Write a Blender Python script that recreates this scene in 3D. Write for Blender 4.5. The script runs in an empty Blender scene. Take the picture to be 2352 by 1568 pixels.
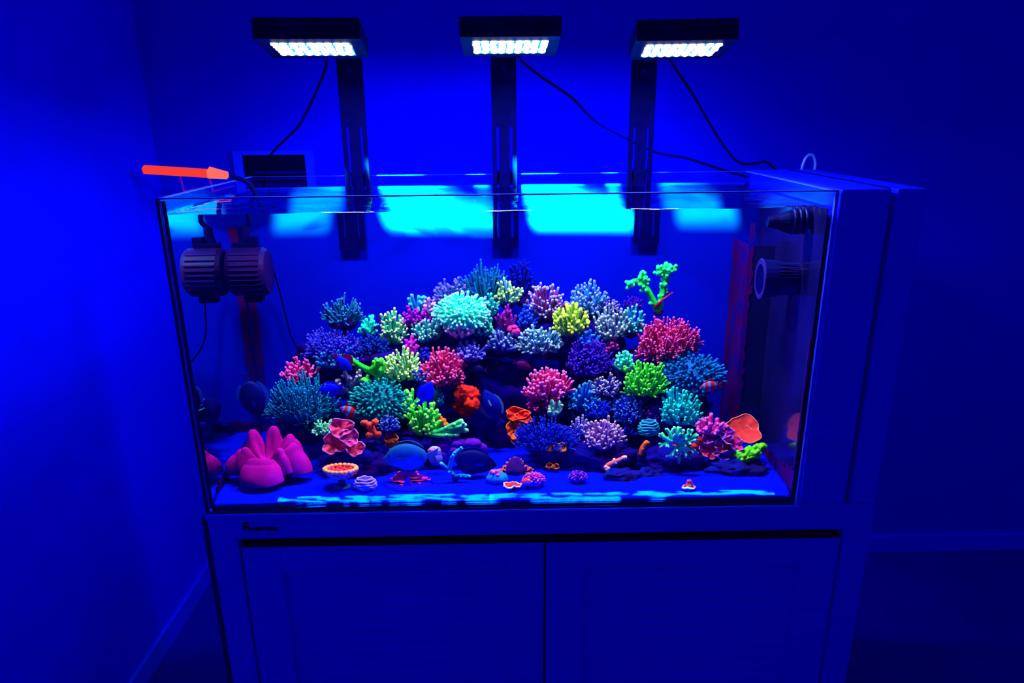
import bpy, math, random
from math import sin, cos, pi, radians, sqrt
from mathutils import Vector, Matrix, noise

random.seed(7)
scene = bpy.context.scene
COL = scene.collection

# ------------------------------------------------------------------ camera
CAM = Vector((0.0078, -1.3962, 0.8461))
PITCH, YAW, ROLL, FPX = 0.309736, -0.010673, -0.010304, 1610.86
Fv = Vector((0, cos(PITCH), -sin(PITCH)))
Uv = Vector((0, sin(PITCH), cos(PITCH)))
Xv = Vector((1, 0, 0))
Rz = Matrix.Rotation(YAW, 3, 'Z')
Fv, Uv, Xv = Rz @ Fv, Rz @ Uv, Rz @ Xv
Xr = Xv * cos(ROLL) + Uv * sin(ROLL)
Ur = Uv * cos(ROLL) - Xv * sin(ROLL)
cam_data = bpy.data.cameras.new('camera')
cam_data.sensor_width = 36.0
cam_data.lens = 36.0 * FPX / 2352.0
cam_data.clip_start = 0.02
cam = bpy.data.objects.new('camera', cam_data)
COL.objects.link(cam)
cam.matrix_world = Matrix.Translation(CAM) @ Matrix((Xr, Ur, -Fv)).transposed().to_4x4()
scene.camera = cam

# ------------------------------------------------------------------ world, exposure
world = bpy.data.worlds.new('room_glow')
scene.world = world
world.use_nodes = True
wb = world.node_tree.nodes['Background']
wb.inputs['Color'].default_value = (0.0, 0.004, 1.0, 1)
wb.inputs['Strength'].default_value = 0.295
scene.view_settings.view_transform = 'Standard'
scene.view_settings.look = 'None'
scene.view_settings.exposure = 0.0
scene.view_settings.gamma = 1.0
scene.view_settings.use_curve_mapping = False
cy = scene.cycles
cy.max_bounces = 14
cy.diffuse_bounces = 3
cy.glossy_bounces = 5
cy.transmission_bounces = 10
cy.transparent_max_bounces = 32
cy.sample_clamp_indirect = 60.0
cy.use_denoising = True
cy.blur_glossy = 0.5
cy.caustics_reflective = False

LAMP_COLOR = (0.86, 0.90, 1.0)
LAMP_POWER = 8.4
BAND_POWER = 300.0      # added beams standing for lamp light on the panel behind the tank
WASH_POWER = 3.4
RIPPLE_POWER = 150.0   # added beams imitating rippled light along the front glass


# ------------------------------------------------------------------ pixel helpers
def ray(px, py):
    return (Fv + Xr * ((px - 1176) / FPX) - Ur * ((py - 784) / FPX)).normalized()


def P(px, py, Y):
    """point in air at depth Y seen at a pixel"""
    d = ray(px, py)
    return CAM + d * ((Y - CAM.y) / d.y)


Y0 = 0.011            # front of the water


def wray(px, py):
    d = ray(px, py)
    s = CAM + d * ((Y0 - CAM.y) / d.y)
    n = 1.333
    lx, lz = d.x / n, d.z / n
    return s, Vector((lx, sqrt(max(1e-6, 1 - lx * lx - lz * lz)), lz))


def W(px, py, Y):
    """point under water at depth Y seen at a pixel through the front pane"""
    s, d = wray(px, py)
    return s + d * ((Y - s.y) / d.y)


def WZ(px, py, z):
    s, d = wray(px, py)
    return s + d * ((z - s.z) / d.z)


def PZ(px, py, z):
    d = ray(px, py)
    return CAM + d * ((z - CAM.z) / d.z)


# ------------------------------------------------------------------ materials
def lin(c):
    out = []
    for v in c:
        v = v / 255.0
        out.append(v / 12.92 if v <= 0.04045 else ((v + 0.055) / 1.055) ** 2.4)
    return tuple(out)


MATS = {}


def mat_diffuse(name, color, color2=None, scale=40.0, bump=0.0, bump_scale=200.0, rough=0.7, spec=0.1, tint=None, stretch=None):
    key = (name, color, color2, scale, bump, bump_scale, rough, spec)
    if key in MATS:
        return MATS[key]
    m = bpy.data.materials.new(name)
    m.use_nodes = True
    nt = m.node_tree
    b = nt.nodes['Principled BSDF']
    b.inputs['Base Color'].default_value = (*color, 1)
    b.inputs['Roughness'].default_value = rough
    b.inputs['Specular IOR Level'].default_value = spec
    b.inputs['Specular Tint'].default_value = (*(tint or (0.1, 0.25, 1.0)), 1)
    tc = None
    if color2 or bump:
        tc = nt.nodes.new('ShaderNodeTexCoord')
        src = tc.outputs['Object']
        if stretch:
            mp = nt.nodes.new('ShaderNodeMapping')
            mp.inputs['Scale'].default_value = stretch
            nt.links.new(src, mp.inputs['Vector'])
            src = mp.outputs['Vector']
    if color2:
        nz = nt.nodes.new('ShaderNodeTexNoise')
        nz.inputs['Scale'].default_value = scale
        nz.inputs['Detail'].default_value = 3
        nt.links.new(src, nz.inputs['Vector'])
        rp = nt.nodes.new('ShaderNodeValToRGB')
        rp.color_ramp.elements[0].position = 0.38
        rp.color_ramp.elements[0].color = (*color, 1)
        rp.color_ramp.elements[1].position = 0.64
        rp.color_ramp.elements[1].color = (*color2, 1)
        nt.links.new(nz.outputs['Fac'], rp.inputs['Fac'])
        nt.links.new(rp.outputs['Color'], b.inputs['Base Color'])
    if bump:
        n2 = nt.nodes.new('ShaderNodeTexNoise')
        n2.inputs['Scale'].default_value = bump_scale
        n2.inputs['Detail'].default_value = 4
        nt.links.new(src, n2.inputs['Vector'])
        bp = nt.nodes.new('ShaderNodeBump')
        bp.inputs['Strength'].default_value = bump
        bp.inputs['Distance'].default_value = 0.004
        nt.links.new(n2.outputs['Fac'], bp.inputs['Height'])
        nt.links.new(bp.outputs['Normal'], b.inputs['Normal'])
    MATS[key] = m
    return m


def mat_emit(name, color, strength):
    m = bpy.data.materials.new(name)
    m.use_nodes = True
    nt = m.node_tree
    nt.nodes.clear()
    o = nt.nodes.new('ShaderNodeOutputMaterial')
    e = nt.nodes.new('ShaderNodeEmission')
    e.inputs['Color'].default_value = (*color, 1)
    e.inputs['Strength'].default_value = strength
    nt.links.new(e.outputs[0], o.inputs['Surface'])
    return m


def mat_pane(name, gloss_scale=1.0, bump=0.0, tint=(1, 1, 1), gloss_tint=(0.6, 0.8, 1.0), max_gloss=0.8):
    """clear sheet that lets light straight through and mirrors by Fresnel"""
    m = bpy.data.materials.new(name)
    m.use_nodes = True
    nt = m.node_tree
    nt.nodes.clear()
    o = nt.nodes.new('ShaderNodeOutputMaterial')
    t = nt.nodes.new('ShaderNodeBsdfTransparent')
    t.inputs['Color'].default_value = (*tint, 1)
    g = nt.nodes.new('ShaderNodeBsdfGlossy')
    g.inputs['Roughness'].default_value = 0.02
    g.inputs['Color'].default_value = (*gloss_tint, 1)
    f = nt.nodes.new('ShaderNodeFresnel')
    f.inputs['IOR'].default_value = 1.33
    mu = nt.nodes.new('ShaderNodeMath')
    mu.operation = 'MULTIPLY'
    mu.inputs[1].default_value = gloss_scale
    mi = nt.nodes.new('ShaderNodeMath')
    mi.operation = 'MINIMUM'
    mi.inputs[1].default_value = max_gloss
    mix = nt.nodes.new('ShaderNodeMixShader')
    nt.links.new(f.outputs[0], mu.inputs[0])
    nt.links.new(mu.outputs[0], mi.inputs[0])
    nt.links.new(mi.outputs[0], mix.inputs[0])
    nt.links.new(t.outputs[0], mix.inputs[1])
    nt.links.new(g.outputs[0], mix.inputs[2])
    nt.links.new(mix.outputs[0], o.inputs['Surface'])
    if bump:
        tc = nt.nodes.new('ShaderNodeTexCoord')
        nz = nt.nodes.new('ShaderNodeTexNoise')
        nz.inputs['Scale'].default_value = 22
        nz.inputs['Detail'].default_value = 3
        bp = nt.nodes.new('ShaderNodeBump')
        bp.inputs['Strength'].default_value = bump
        bp.inputs['Distance'].default_value = 0.004
        nt.links.new(tc.outputs['Object'], nz.inputs['Vector'])
        nt.links.new(nz.outputs['Fac'], bp.inputs['Height'])
        nt.links.new(bp.outputs['Normal'], g.inputs['Normal'])
    return m


def mat_water_side():
    m = bpy.data.materials.new('water_body')
    m.use_nodes = True
    nt = m.node_tree
    nt.nodes.clear()
    o = nt.nodes.new('ShaderNodeOutputMaterial')
    g = nt.nodes.new('ShaderNodeBsdfGlass')
    g.inputs['IOR'].default_value = 1.333
    g.inputs['Roughness'].default_value = 0.0
    g.inputs['Color'].default_value = (1, 1, 1, 1)
    nt.links.new(g.outputs[0], o.inputs['Surface'])
    return m


WALL = mat_diffuse('blue_lit_wall_paint', (0.0004, 0.0022, 0.70), (0.0004, 0.0023, 0.74), 6, 0.08, 180, 0.9, 0.0)
WALL2 = mat_diffuse('side_wall_paint', (0.0006, 0.003, 0.93), (0.0006, 0.003, 0.98), 5, 0.08, 150, 0.9, 0.0)
FLOORM = mat_diffuse('dark_floor', (0.002, 0.004, 0.30), (0.002, 0.004, 0.36), 3, 0.1, 60, 0.6, 0.1)
TRIM = mat_diffuse('baseboard_paint', (0.004, 0.02, 0.95), rough=0.5, spec=0.1)
CAB = mat_diffuse('cabinet_lacquer', (0.0008, 0.003, 0.88), (0.0008, 0.003, 0.93), 5, 0.03, 120, 0.5, 0.12, None, (1, 1, 8))
CABEDGE = mat_diffuse('cabinet_pale_edge', (0.010, 0.035, 1.0), rough=0.4, spec=0.2)
GAP = mat_diffuse('cabinet_dark_gap', (0.001, 0.001, 0.07), rough=0.8, spec=0.0)
BLACK = mat_diffuse('black_plastic', (0.0006, 0.0003, 0.060), rough=0.6, spec=0.05)
BLACK2 = mat_diffuse('black_metal', (0.0006, 0.0003, 0.075), (0.0005, 0.0002, 0.05), 30, 0, 1, 0.5, 0.03)
CABLE = mat_diffuse('black_cable', (0.0003, 0.0002, 0.035), rough=0.6, spec=0.02)
SEAM = mat_diffuse('dark_silicone', (0.002, 0.002, 0.12), rough=0.5, spec=0.1)
GLASSEDGE = mat_diffuse('glass_edge', (0.02, 0.06, 0.95), rough=0.2, spec=0.3)
FILM = mat_diffuse('blue_background_film', (0.0004, 0.0030, 0.48), (0.0004, 0.0033, 0.52), 4, 0, 1, 0.9, 0.0)
SAND = mat_diffuse('fine_sand', (0.0008, 0.0040, 0.84), (0.001, 0.005, 0.92), 70, 0.5, 400, 0.95, 0.0)
PANE = mat_pane('clear_glass', 0.5, max_gloss=0.25)
WTOP = mat_pane('water_surface', 1.0, 0.22, max_gloss=0.72, gloss_tint=(0.8, 0.9, 1.0))
WBODY = mat_water_side()
ROCK = mat_diffuse('live_rock', (0.002, 0.002, 0.24), (0.014, 0.001, 0.13), 14, 0.8, 60, 0.9, 0.05)
ROCKB = mat_diffuse('blue_rock', (0.004, 0.006, 0.30), (0.01, 0.004, 0.12), 18, 0.8, 70, 0.9, 0.05)
CORALLINE = mat_diffuse('coralline_film', (0.045, 0.0006, 0.09), (0.006, 0.002, 0.20), 16, 0.3, 80, 0.9, 0.0)
PUMP = mat_diffuse('pump_shell', (0.005, 0.001, 0.05), (0.016, 0.001, 0.05), 12, 0, 1, 0.45, 0.2)
PUMPRIB = mat_diffuse('pump_rib', (0.018, 0.006, 0.17), rough=0.4, spec=0.2)
STUB = mat_diffuse('coral_base', (0.012, 0.004, 0.15), (0.04, 0.004, 0.14), 60, 0.5, 200, 0.9, 0.0)


# ------------------------------------------------------------------ object helpers
def tag(o, label, cat, group=None):
    o['label'] = label
    o['category'] = cat
    if group:
        o['group'] = group
    return o


def empty(name, loc, label=None, cat=None, group=None, rot=(0, 0, 0)):
    o = bpy.data.objects.new(name, None)
    o.empty_display_size = 0.02
    COL.objects.link(o)
    o.location = loc
    o.rotation_euler = rot
    if label:
        tag(o, label, cat, group)
    return o


class MB:
    """collects verts and faces of ONE mesh object"""

    def __init__(self):
        self.v, self.f = [], []

    def box(self, a, b):
        (x0, y0, z0), (x1, y1, z1) = a, b
        n = len(self.v)
        self.v += [(x0, y0, z0), (x1, y0, z0), (x1, y1, z0), (x0, y1, z0),
                   (x0, y0, z1), (x1, y0, z1), (x1, y1, z1), (x0, y1, z1)]
        self.f += [tuple(n + i for i in q) for q in
                   ((0, 3, 2, 1), (4, 5, 6, 7), (0, 1, 5, 4), (1, 2, 6, 5), (2, 3, 7, 6), (3, 0, 4, 7))]
        return self

    def tube(self, pts, radii, n=6, cap0=True, cap1=True, round_tip=False):
        pts = [Vector(p) for p in pts]
        if not hasattr(radii, '__len__'):
            radii = [radii] * len(pts)
        else:
            radii = list(radii)
        if round_tip:
            d = (pts[-1] - pts[-2]).normalized()
            r = radii[-1]
            pts = pts + [pts[-1] + d * r * 0.7]
            radii = radii + [r * 0.62]
        base = len(self.v)
        up = Vector((0.13, 0.31, 1)).normalized()
        prev = None
        for i, p in enumerate(pts):
            t = (pts[min(i + 1, len(pts) - 1)] - pts[max(i - 1, 0)])
            if t.length < 1e-9:
                t = Vector((0, 0, 1))
            t.normalize()
            if prev is None:
                ref = up if abs(t.dot(up)) < 0.95 else Vector((1, 0, 0))
                a = t.cross(ref).normalized()
            else:
                a = (prev - t * prev.dot(t))
                a = a.normalized() if a.length > 1e-6 else t.orthogonal().normalized()
            prev = a
            b = t.cross(a)
            for k in range(n):
                an = 2 * pi * k / n
                q = p + (a * cos(an) + b * sin(an)) * radii[i]
                self.v.append((q.x, q.y, q.z))
        m = len(pts)
        for i in range(m - 1):
            for k in range(n):
                k2 = (k + 1) % n
                self.f.append((base + i * n + k, base + i * n + k2, base + (i + 1) * n + k2, base + (i + 1) * n + k))
        if cap0:
            self.f.append(tuple(base + k for k in reversed(range(n))))
        if cap1:
            self.f.append(tuple(base + (m - 1) * n + k for k in range(n)))
        return self

    def lathe(self, prof, n=24, axis='Z', off=(0, 0, 0)):
        """prof: list of (radius, height)"""
        base = len(self.v)
        o = Vector(off)
        for r, h in prof:
            for k in range(n):
                a = 2 * pi * k / n
                if axis == 'Z':
                    q = (o.x + r * cos(a), o.y + r * sin(a), o.z + h)
                elif axis == 'X':
                    q = (o.x + h, o.y + r * cos(a), o.z + r * sin(a))
                else:
                    q = (o.x + r * cos(a), o.y + h, o.z + r * sin(a))
                self.v.append(q)
        for i in range(len(prof) - 1):
            for k in range(n):
                k2 = (k + 1) % n
                self.f.append((base + i * n + k, base + i * n + k2, base + (i + 1) * n + k2, base + (i + 1) * n + k))
        self.f.append(tuple(base + k for k in reversed(range(n))))
        self.f.append(tuple(base + (len(prof) - 1) * n + k for k in range(n)))
        return self

    def blob(self, c, rx, ry, rz, nu=12, nv=8, amp=0.0, freq=3.0, seed=0.0):
        base = len(self.v)
        c = Vector(c)
        so = Vector((seed * 3.7, seed * 1.3, seed * 2.1))
        for i in range(nv + 1):
            th = pi * i / nv
            for k in range(nu):
                a = 2 * pi * k / nu
                d = Vector((sin(th) * cos(a), sin(th) * sin(a), cos(th)))
                s = 1.0
                if amp:
                    s += amp * noise.fractal(d * freq + so, 0.8, 2.0, 3)
                self.v.append((c.x + d.x * rx * s, c.y + d.y * ry * s, c.z + d.z * rz * s))
        for i in range(nv):
            for k in range(nu):
                k2 = (k + 1) % nu
                self.f.append((base + i * nu + k, base + (i + 1) * nu + k, base + (i + 1) * nu + k2, base + i * nu + k2))
        return self

    def build(self, name, mat, parent=None, smooth=False, bevel=0.0, loc=None):
        me = bpy.data.meshes.new(name)
        me.from_pydata(self.v, [], self.f)
        me.validate()
        me.update()
        if smooth:
            me.polygons.foreach_set('use_smooth', [True] * len(me.polygons))
        me.materials.append(mat)
        o = bpy.data.objects.new(name, me)
        COL.objects.link(o)
        if parent:
            o.parent = parent
        if loc is not None:
            o.location = loc
        if bevel:
            b = o.modifiers.new('edges', 'BEVEL')
            b.width = bevel
            b.segments = 2
            b.limit_method = 'ANGLE'
        return o


def struct(o):
    o['kind'] = 'structure'
    return o


def spline(pts, k=6):
    """Catmull-Rom through points"""
    pts = [Vector(p) for p in pts]
    q = [pts[0] * 2 - pts[1]] + pts + [pts[-1] * 2 - pts[-2]]
    out = []
    for i in range(1, len(q) - 2):
        for j in range(k):
            t = j / k
            p0, p1, p2, p3 = q[i - 1], q[i], q[i + 1], q[i + 2]
            out.append(0.5 * ((2 * p1) + (p2 - p0) * t + (2 * p0 - 5 * p1 + 4 * p2 - p3) * t * t
                              + (3 * p1 - p0 - 3 * p2 + p3) * t ** 3))
    out.append(pts[-1])
    return out


# ------------------------------------------------------------------ main dimensions
TW = 0.67                # half width of the tank
TD = 0.535               # depth
TH = 0.70                # height
ZW = P(1158, 486, 0.0).z   # water level, from the meniscus on the front pane
ZS = 0.030               # sand
YWALL = 1.0
XLEFT = -1.13
ZF = -0.82

# ------------------------------------------------------------------ setting
struct(MB().box((-3.2, YWALL, ZF), (3.4, YWALL + 0.1, 2.4)).build('wall_back', WALL))
struct(MB().box((XLEFT - 0.1, -2.2, ZF), (XLEFT, YWALL, 2.4)).build('wall_left', WALL2))
struct(MB().box((-3.2, -2.6, ZF - 0.1), (3.4, YWALL, ZF)).build('floor', FLOORM))
struct(MB().box((XLEFT, -2.2, ZF), (XLEFT + 0.014, YWALL - 0.014, ZF + 0.075)).build('baseboard_left', TRIM, bevel=0.003))
struct(MB().box((XLEFT, YWALL - 0.014, ZF), (3.4, YWALL, ZF + 0.075)).build('baseboard_back', TRIM, bevel=0.003))

# ------------------------------------------------------------------ cabinet
XR_COL = 0.845
cab = empty('aquarium_cabinet', (0, 0, ZF), 'wide blue-lit cabinet with two slatted doors carrying the aquarium', 'cabinet')


def cpart(mb, name, mat, parent=None, bevel=0.0015):
    return mb.build(name, mat, parent or cab, bevel=bevel, loc=(0, 0, -ZF) if (parent or cab) is cab else None)


zr = P(1158, 1228, 0).z        # underside of the top rail
zd = P(1158, 1248, 0).z        # top of the doors
xl = P(560, 1300, 0).x         # inner edge of left stile
xs = P(1251, 1400, 0).x        # split between the doors
xr = P(1918, 1320, 0).x
ZP = ZF + 0.09
cpart(MB().box((-TW, 0.03, ZP), (XR_COL, TD, -0.012)), 'carcass', GAP)
cpart(MB().box((-TW - 0.001, 0.0, ZF), (xl - 0.006, 0.03, zr)), 'left_stile', CAB)
cpart(MB().box((xr + 0.006, 0.0, ZF), (XR_COL + 0.001, 0.03, zr)), 'right_stile', CAB)
cpart(MB().box((-TW - 0.001, 0.0, zr), (XR_COL + 0.001, 0.03, -0.010)), 'top_rail', CAB)
cpart(MB().box((-TW - 0.004, -0.004, -0.010), (TW + 0.002, TD + 0.01, 0.0)), 'pale_top_edge', CABEDGE)
cpart(MB().box((TW + 0.003, 0.0, -0.010), (XR_COL + 0.001, TD, 0.0)), 'side_ledge', CAB)
cpart(MB().box((xl - 0.006, 0.012, ZF), (xr + 0.006, 0.03, ZP - 0.004)), 'plinth', CAB)
cpart(MB().box((-TW - 0.016, 0.004, ZF), (-TW - 0.0015, TD, -0.012)), 'side_panel', SEAM)
# tall column standing at the right end of the tank
ctop = TH + 0.004
cpart(MB().box((TW + 0.006, 0.0, 0.0005), (0.775, TD, ctop)), 'side_column', CAB, bevel=0.003)
cpart(MB().box((0.775, 0.03, 0.0005), (0.787, TD, ctop)), 'column_gap', GAP)
cpart(MB().box((0.787, 0.0, 0.0005), (XR_COL, TD, ctop)), 'outer_column', CAB, bevel=0.003)


def door(x0, x1):
    z0, z1 = ZP, zd
    d = empty('door', (x0, 0, z0 - ZF))
    d.parent = cab
    w, h = x1 - x0, z1 - z0
    st, rl = 0.088, 0.070
    fr = MB()
    fr.box((0, 0, 0), (st, 0.022, h))
    fr.box((w - st, 0, 0), (w, 0.022, h))
    fr.box((st, 0, h - rl), (w - st, 0.022, h))
    fr.box((st, 0, 0), (w - st, 0.022, rl))
    fr.build('door_frame', CAB, d, bevel=0.0015)
    MB().box((0.0005, 0.0012, h + 0.0002), (w - 0.0005, 0.0215, h + 0.0012)).build('gap_shade_strip', GAP, d)  # dark strip on the door top, painting in the shade of the gap
    # louvre slats inside the frame, alike pieces share their mesh
    pitch = 0.034
    n = int((h - 2 * rl) / pitch)
    me = None
    for i in range(n):
        if me is None:
            m = MB()
            ww = w - 2 * st
            m.v = [(st, 0.009, 0.0), (st + ww, 0.009, 0.0), (st + ww, 0.0135, 0.033), (st, 0.0135, 0.033),
                   (st, 0.020, 0.0), (st + ww, 0.020, 0.0), (st + ww, 0.020, 0.033), (st, 0.020, 0.033)]
            m.f = [(0, 1, 2, 3), (4, 7, 6, 5), (0, 4, 5, 1), (2, 6, 7, 3), (0, 3, 7, 4), (1, 5, 6, 2)]
            o = m.build('slat', CAB, d)
            me = o.data
        else:
            o = bpy.data.objects.new('slat', me)
            COL.objects.link(o)
            o.parent = d
        o.location = (0, 0, h - rl - (i + 1) * pitch)
    return d


door(xl, xs - 0.0025)
door(xs + 0.0025, xr)

# the maker's mark on the top rail: a tall first sign and a low row of small ones, dark on blue
lg = MB()
a0 = P(560, 1219, -0.001)
gy = -0.0022
sc = 0.00092
def lbox(x0, z0, x1, z1):
    lg.box((a0.x + x0 * sc, gy, a0.z + z0 * sc), (a0.x + x1 * sc, 0.0005, a0.z + z1 * sc))
lbox(0, 0, 4, 24); lbox(4, 20, 14, 24); lbox(12, 12, 16, 22); lbox(4, 10, 13, 13); lbox(9, 5, 13, 10); lbox(12, 0, 17, 6)
xx = 20
for k, shape in enumerate('eaeraeo'):
    lbox(xx, 0, xx + 2.6, 9)
    lbox(xx + 2.6, 7, xx + 7, 9.5)
    if shape != 'r':
        lbox(xx + 2.6, 0, xx + 7, 2.2)
    if shape in 'ea':
        lbox(xx + 2.6, 3.6, xx + 7, 5.6)
    if shape in 'ao':
        lbox(xx + 6, 0, xx + 8, 9)
    xx += 9.4
lo = cpart(lg, 'logo_lettering', GAP, bevel=0)
lo['label'] = 'small dark maker mark at left of the top rail'

# ------------------------------------------------------------------ aquarium
tank = empty('aquarium', (0, 0, 0), 'long clear glass aquarium with thin rim standing on the blue cabinet', 'aquarium')
g = 0.010
MB().box((-TW, 0, 0.0), (TW, g, TH)).build('front_pane', PANE, tank)
MB().box((-TW, g, 0.0), (-TW + g, TD - g, TH)).build('side_pane', PANE, tank)
MB().box((TW - g, g, 0.0), (TW, TD - g, TH)).build('side_pane', PANE, tank)
MB().box((-TW, TD - g, ZW + 0.004), (TW, TD, TH)).build('back_pane', PANE, tank)
MB().box((-TW, TD - g, 0.0), (TW, TD, ZW + 0.004)).build('background_panel', FILM, tank)
MB().box((-TW + g, g, 0.0), (TW - g, TD - g, 0.008)).build('bottom_pane', SEAM, tank)
MB().box((-TW, -0.002, 0.002), (TW - 0.012, 0.0, 0.007)).build('bottom_trim', SEAM, tank)
for s in (-1, 1):
    x = s * TW
    MB().box((min(x, x - s * 0.006), -0.0015, 0.002), (max(x, x - s * 0.006), 0.006, TH)).build('glass_edge', GLASSEDGE if s > 0 else SEAM, tank)
MB().box((-TW + 0.008, -0.0012, 0.016), (-TW + 0.0105, 0.0, TH - 0.004)).build('glass_edge', GLASSEDGE, tank)
MB().box((-TW + 0.0110, -0.001, 0.016), (-TW + 0.019, 0.0, TH - 0.004)).build('silicone_seam', SEAM, tank)
# rims: thin polished top edges
RIM = mat_diffuse('rim_edge', (0.004, 0.010, 0.36), rough=0.3, spec=0.2)
MB().box((-TW, -0.0005, TH), (TW, g, TH + 0.0022)).build('front_rim', RIM, tank)
MB().box((-TW, TD - g, TH), (TW, TD, TH + 0.0016)).build('back_rim', RIM, tank)
MB().box((-TW, g, TH), (-TW + g, TD - g, TH + 0.0016)).build('side_rim', GLASSEDGE, tank)
MB().box((TW - g, g, TH), (TW, TD - g, TH + 0.0016)).build('side_rim', GLASSEDGE, tank)
DARKF = mat_diffuse('black_side_film', (0.002, 0.002, 0.06), (0.006, 0.004, 0.10), 5, 0, 1, 0.12, 0.5)
MB().box((TW - g - 0.002, g + 0.004, 0.009), (TW - g, TD - g, ZW - 0.004)).build('side_film', DARKF, tank)
cf = MB()
for i in range(22):
    y_ = g + 0.008 + i * 0.0165
    hh_ = max(0.004, 0.045 - 0.0017 * i + 0.02 * noise.noise(Vector((i * 0.6, 0, 5))))
    cf.box((TW - g - 0.0032, y_, ZS - 0.004), (TW - g - 0.0021, y_ + 0.0168, ZS + hh_))
for i in range(20):
    z_ = ZS + 0.05 + i * 0.0155
    wv = 0.006 + 0.007 * abs(noise.noise(Vector((7, 0, i * 0.5))))
    cf.box((TW - g - 0.0032, g + 0.008, z_), (TW - g - 0.0021, g + 0.008 + wv, z_ + 0.0158))
cf.build('algae_film', CORALLINE, tank)
# coralline growth along the back left corner
cm = MB()
xc = -TW + g + 0.004
for i in range(26):
    z0 = ZS + i * 0.0215
    wv = 0.020 + 0.009 * noise.noise(Vector((0, 0, i * 0.5)))
    cm.box((xc, TD - g - 0.004, z0), (xc + wv, TD - g - 0.0005, z0 + 0.0222))
co = cm.build('coralline_growth', CORALLINE, tank)
bm_ = MB()
for i in range(40):
    x_ = -TW + g + 0.01 + i * 0.0165
    hh_ = 0.030 + 0.016 * noise.noise(Vector((i * 0.5, 2, 0)))
    bm_.box((x_, TD - g - 0.0022, ZS - 0.004), (x_ + 0.0167, TD - g - 0.0008, ZS + hh_))
for i in range(26):
    y_ = g + 0.05 + i * 0.0175
    hh_ = 0.012 + 0.0010 * i + 0.012 * abs(noise.noise(Vector((i * 0.6, 0, 9))))
    bm_.box((-TW + g + 0.0015, y_, ZS - 0.004), (-TW + g + 0.0028, y_ + 0.0177, ZS + hh_))
bm_.build('algae_film', mat_diffuse('dark_algae', (0.018, 0.0006, 0.075), (0.006, 0.001, 0.10), 16, 0.3, 80, 0.9, 0.0), tank)
co['label'] = 'purple-red algae film along the back corner'

# water: sides refract, surface lets the lamps through
wm = MB()
x0, x1, yb = -TW + g + 0.001, TW - g - 0.0025, TD - g - 0.001
NX, NY = 110, 40
for j in range(NY + 1):
    for i in range(NX + 1):
        X = x0 + (x1 - x0) * i / NX
        Y = Y0 + (yb - Y0) * j / NY
        edge = 1.0 if 0 < j < NY and 0 < i < NX else 0.4
        z = ZW + edge * (0.0032 * noise.noise(Vector((X * 9, Y * 16, 0.3))) + 0.0016 * noise.noise(Vector((X * 30, Y * 45, 2.0))))
        wm.v.append((X, Y, z))
for j in range(NY):
    for i in range(NX):
        n = j * (NX + 1) + i
        wm.f.append((n, n + 1, n + NX + 2, n + NX + 1))
ntop = len(wm.f)
b = len(wm.v)
wm.v += [(x0, Y0, 0.009), (x1, Y0, 0.009), (x1, yb, 0.009), (x0, yb, 0.009)]
tl, tr, br, bl = 0, NX, NY * (NX + 1) + NX, NY * (NX + 1)
wm.f.append(tuple([b, b + 1] + list(range(NX, -1, -1))))                                        # front
wm.f.append(tuple([b + 3, b] + [j * (NX + 1) for j in range(NY + 1)]))                          # left
water = wm.build('water', WTOP)
water.data.materials.append(WBODY)
for i, p in enumerate(water.data.polygons):
    p.material_index = 0 if i < ntop else 1
    p.use_smooth = i < ntop
tag(water, 'clear rippled water filling the glass aquarium', 'water')
water['kind'] = 'stuff'

# sand
sm = MB()
NX, NY = 160, 60
sx0, sx1, sy0, sy1 = x0 + 0.002, x1 - 0.002, Y0 + 0.002, yb - 0.002


def sandz(X, Y):
    k = max(0.0, 1 - (Y - Y0) / 0.05)
    return ZS - 0.011 * k * k * (3 - 2 * k) + 0.004 * noise.noise(Vector((X * 7, Y * 9, 0))) + 0.0016 * noise.noise(Vector((X * 30, Y * 30, 4)))


for j in range(NY + 1):
    for i in range(NX + 1):
        X = sx0 + (sx1 - sx0) * i / NX
        Y = sy0 + (sy1 - sy0) * j / NY
        sm.v.append((X, Y, sandz(X, Y)))
for j in range(NY):
    for i in range(NX):
        n = j * (NX + 1) + i
        sm.f.append((n, n + 1, n + NX + 2, n + NX + 1))
b = len(sm.v)
sm.v += [(sx0, sy0, 0.010), (sx1, sy0, 0.010), (sx1, sy1, 0.010), (sx0, sy1, 0.010)]
sm.f.append(tuple([b, b + 1] + list(range(NX, -1, -1))))
sm.f.append(tuple([b + 3, b] + [j * (NX + 1) for j in range(NY + 1)]))
sm.f.append(tuple([b + 1, b + 2] + [j * (NX + 1) + NX for j in range(NY, -1, -1)]))
so = sm.build('sand_bed', SAND, smooth=True)
tag(so, 'fine blue-lit sand covering the aquarium floor', 'sand')
so['kind'] = 'stuff'

# overflow box at the right end
ovf = W(1700, 800, 0.36)
ox0 = ovf.x
ov = empty('overflow_box', (ox0, 0.36, ZS), 'tall black overflow box in the right end of the tank', 'overflow box')
OVM = mat_diffuse('black_acrylic', (0.002, 0.002, 0.05), (0.004, 0.004, 0.085), 5, 0, 1, 0.15, 0.5)
om = MB()
ow, od, oh = (TW - g - 0.003) - ox0, (TD - g - 0.003) - 0.36, W(1760, 565, 0.36).z - ZS
om.box((0.004, 0, 0), (ow, 0.006, oh))
om.build('front_panel', OVM, ov)
om = MB()
om.box((0, 0.0, 0), (0.004, od, oh - 0.20))
zz = oh - 0.20
yy = 0.0
while yy < od:                     # comb of the weir: teeth with slots between
    om.box((0, yy, zz), (0.004, min(od, yy + 0.016), oh - 0.012))
    yy += 0.026
om.box((0, 0, oh - 0.012), (0.004, od, oh))
om.build('weir_comb', CORALLINE, ov)
cg = MB()
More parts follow.
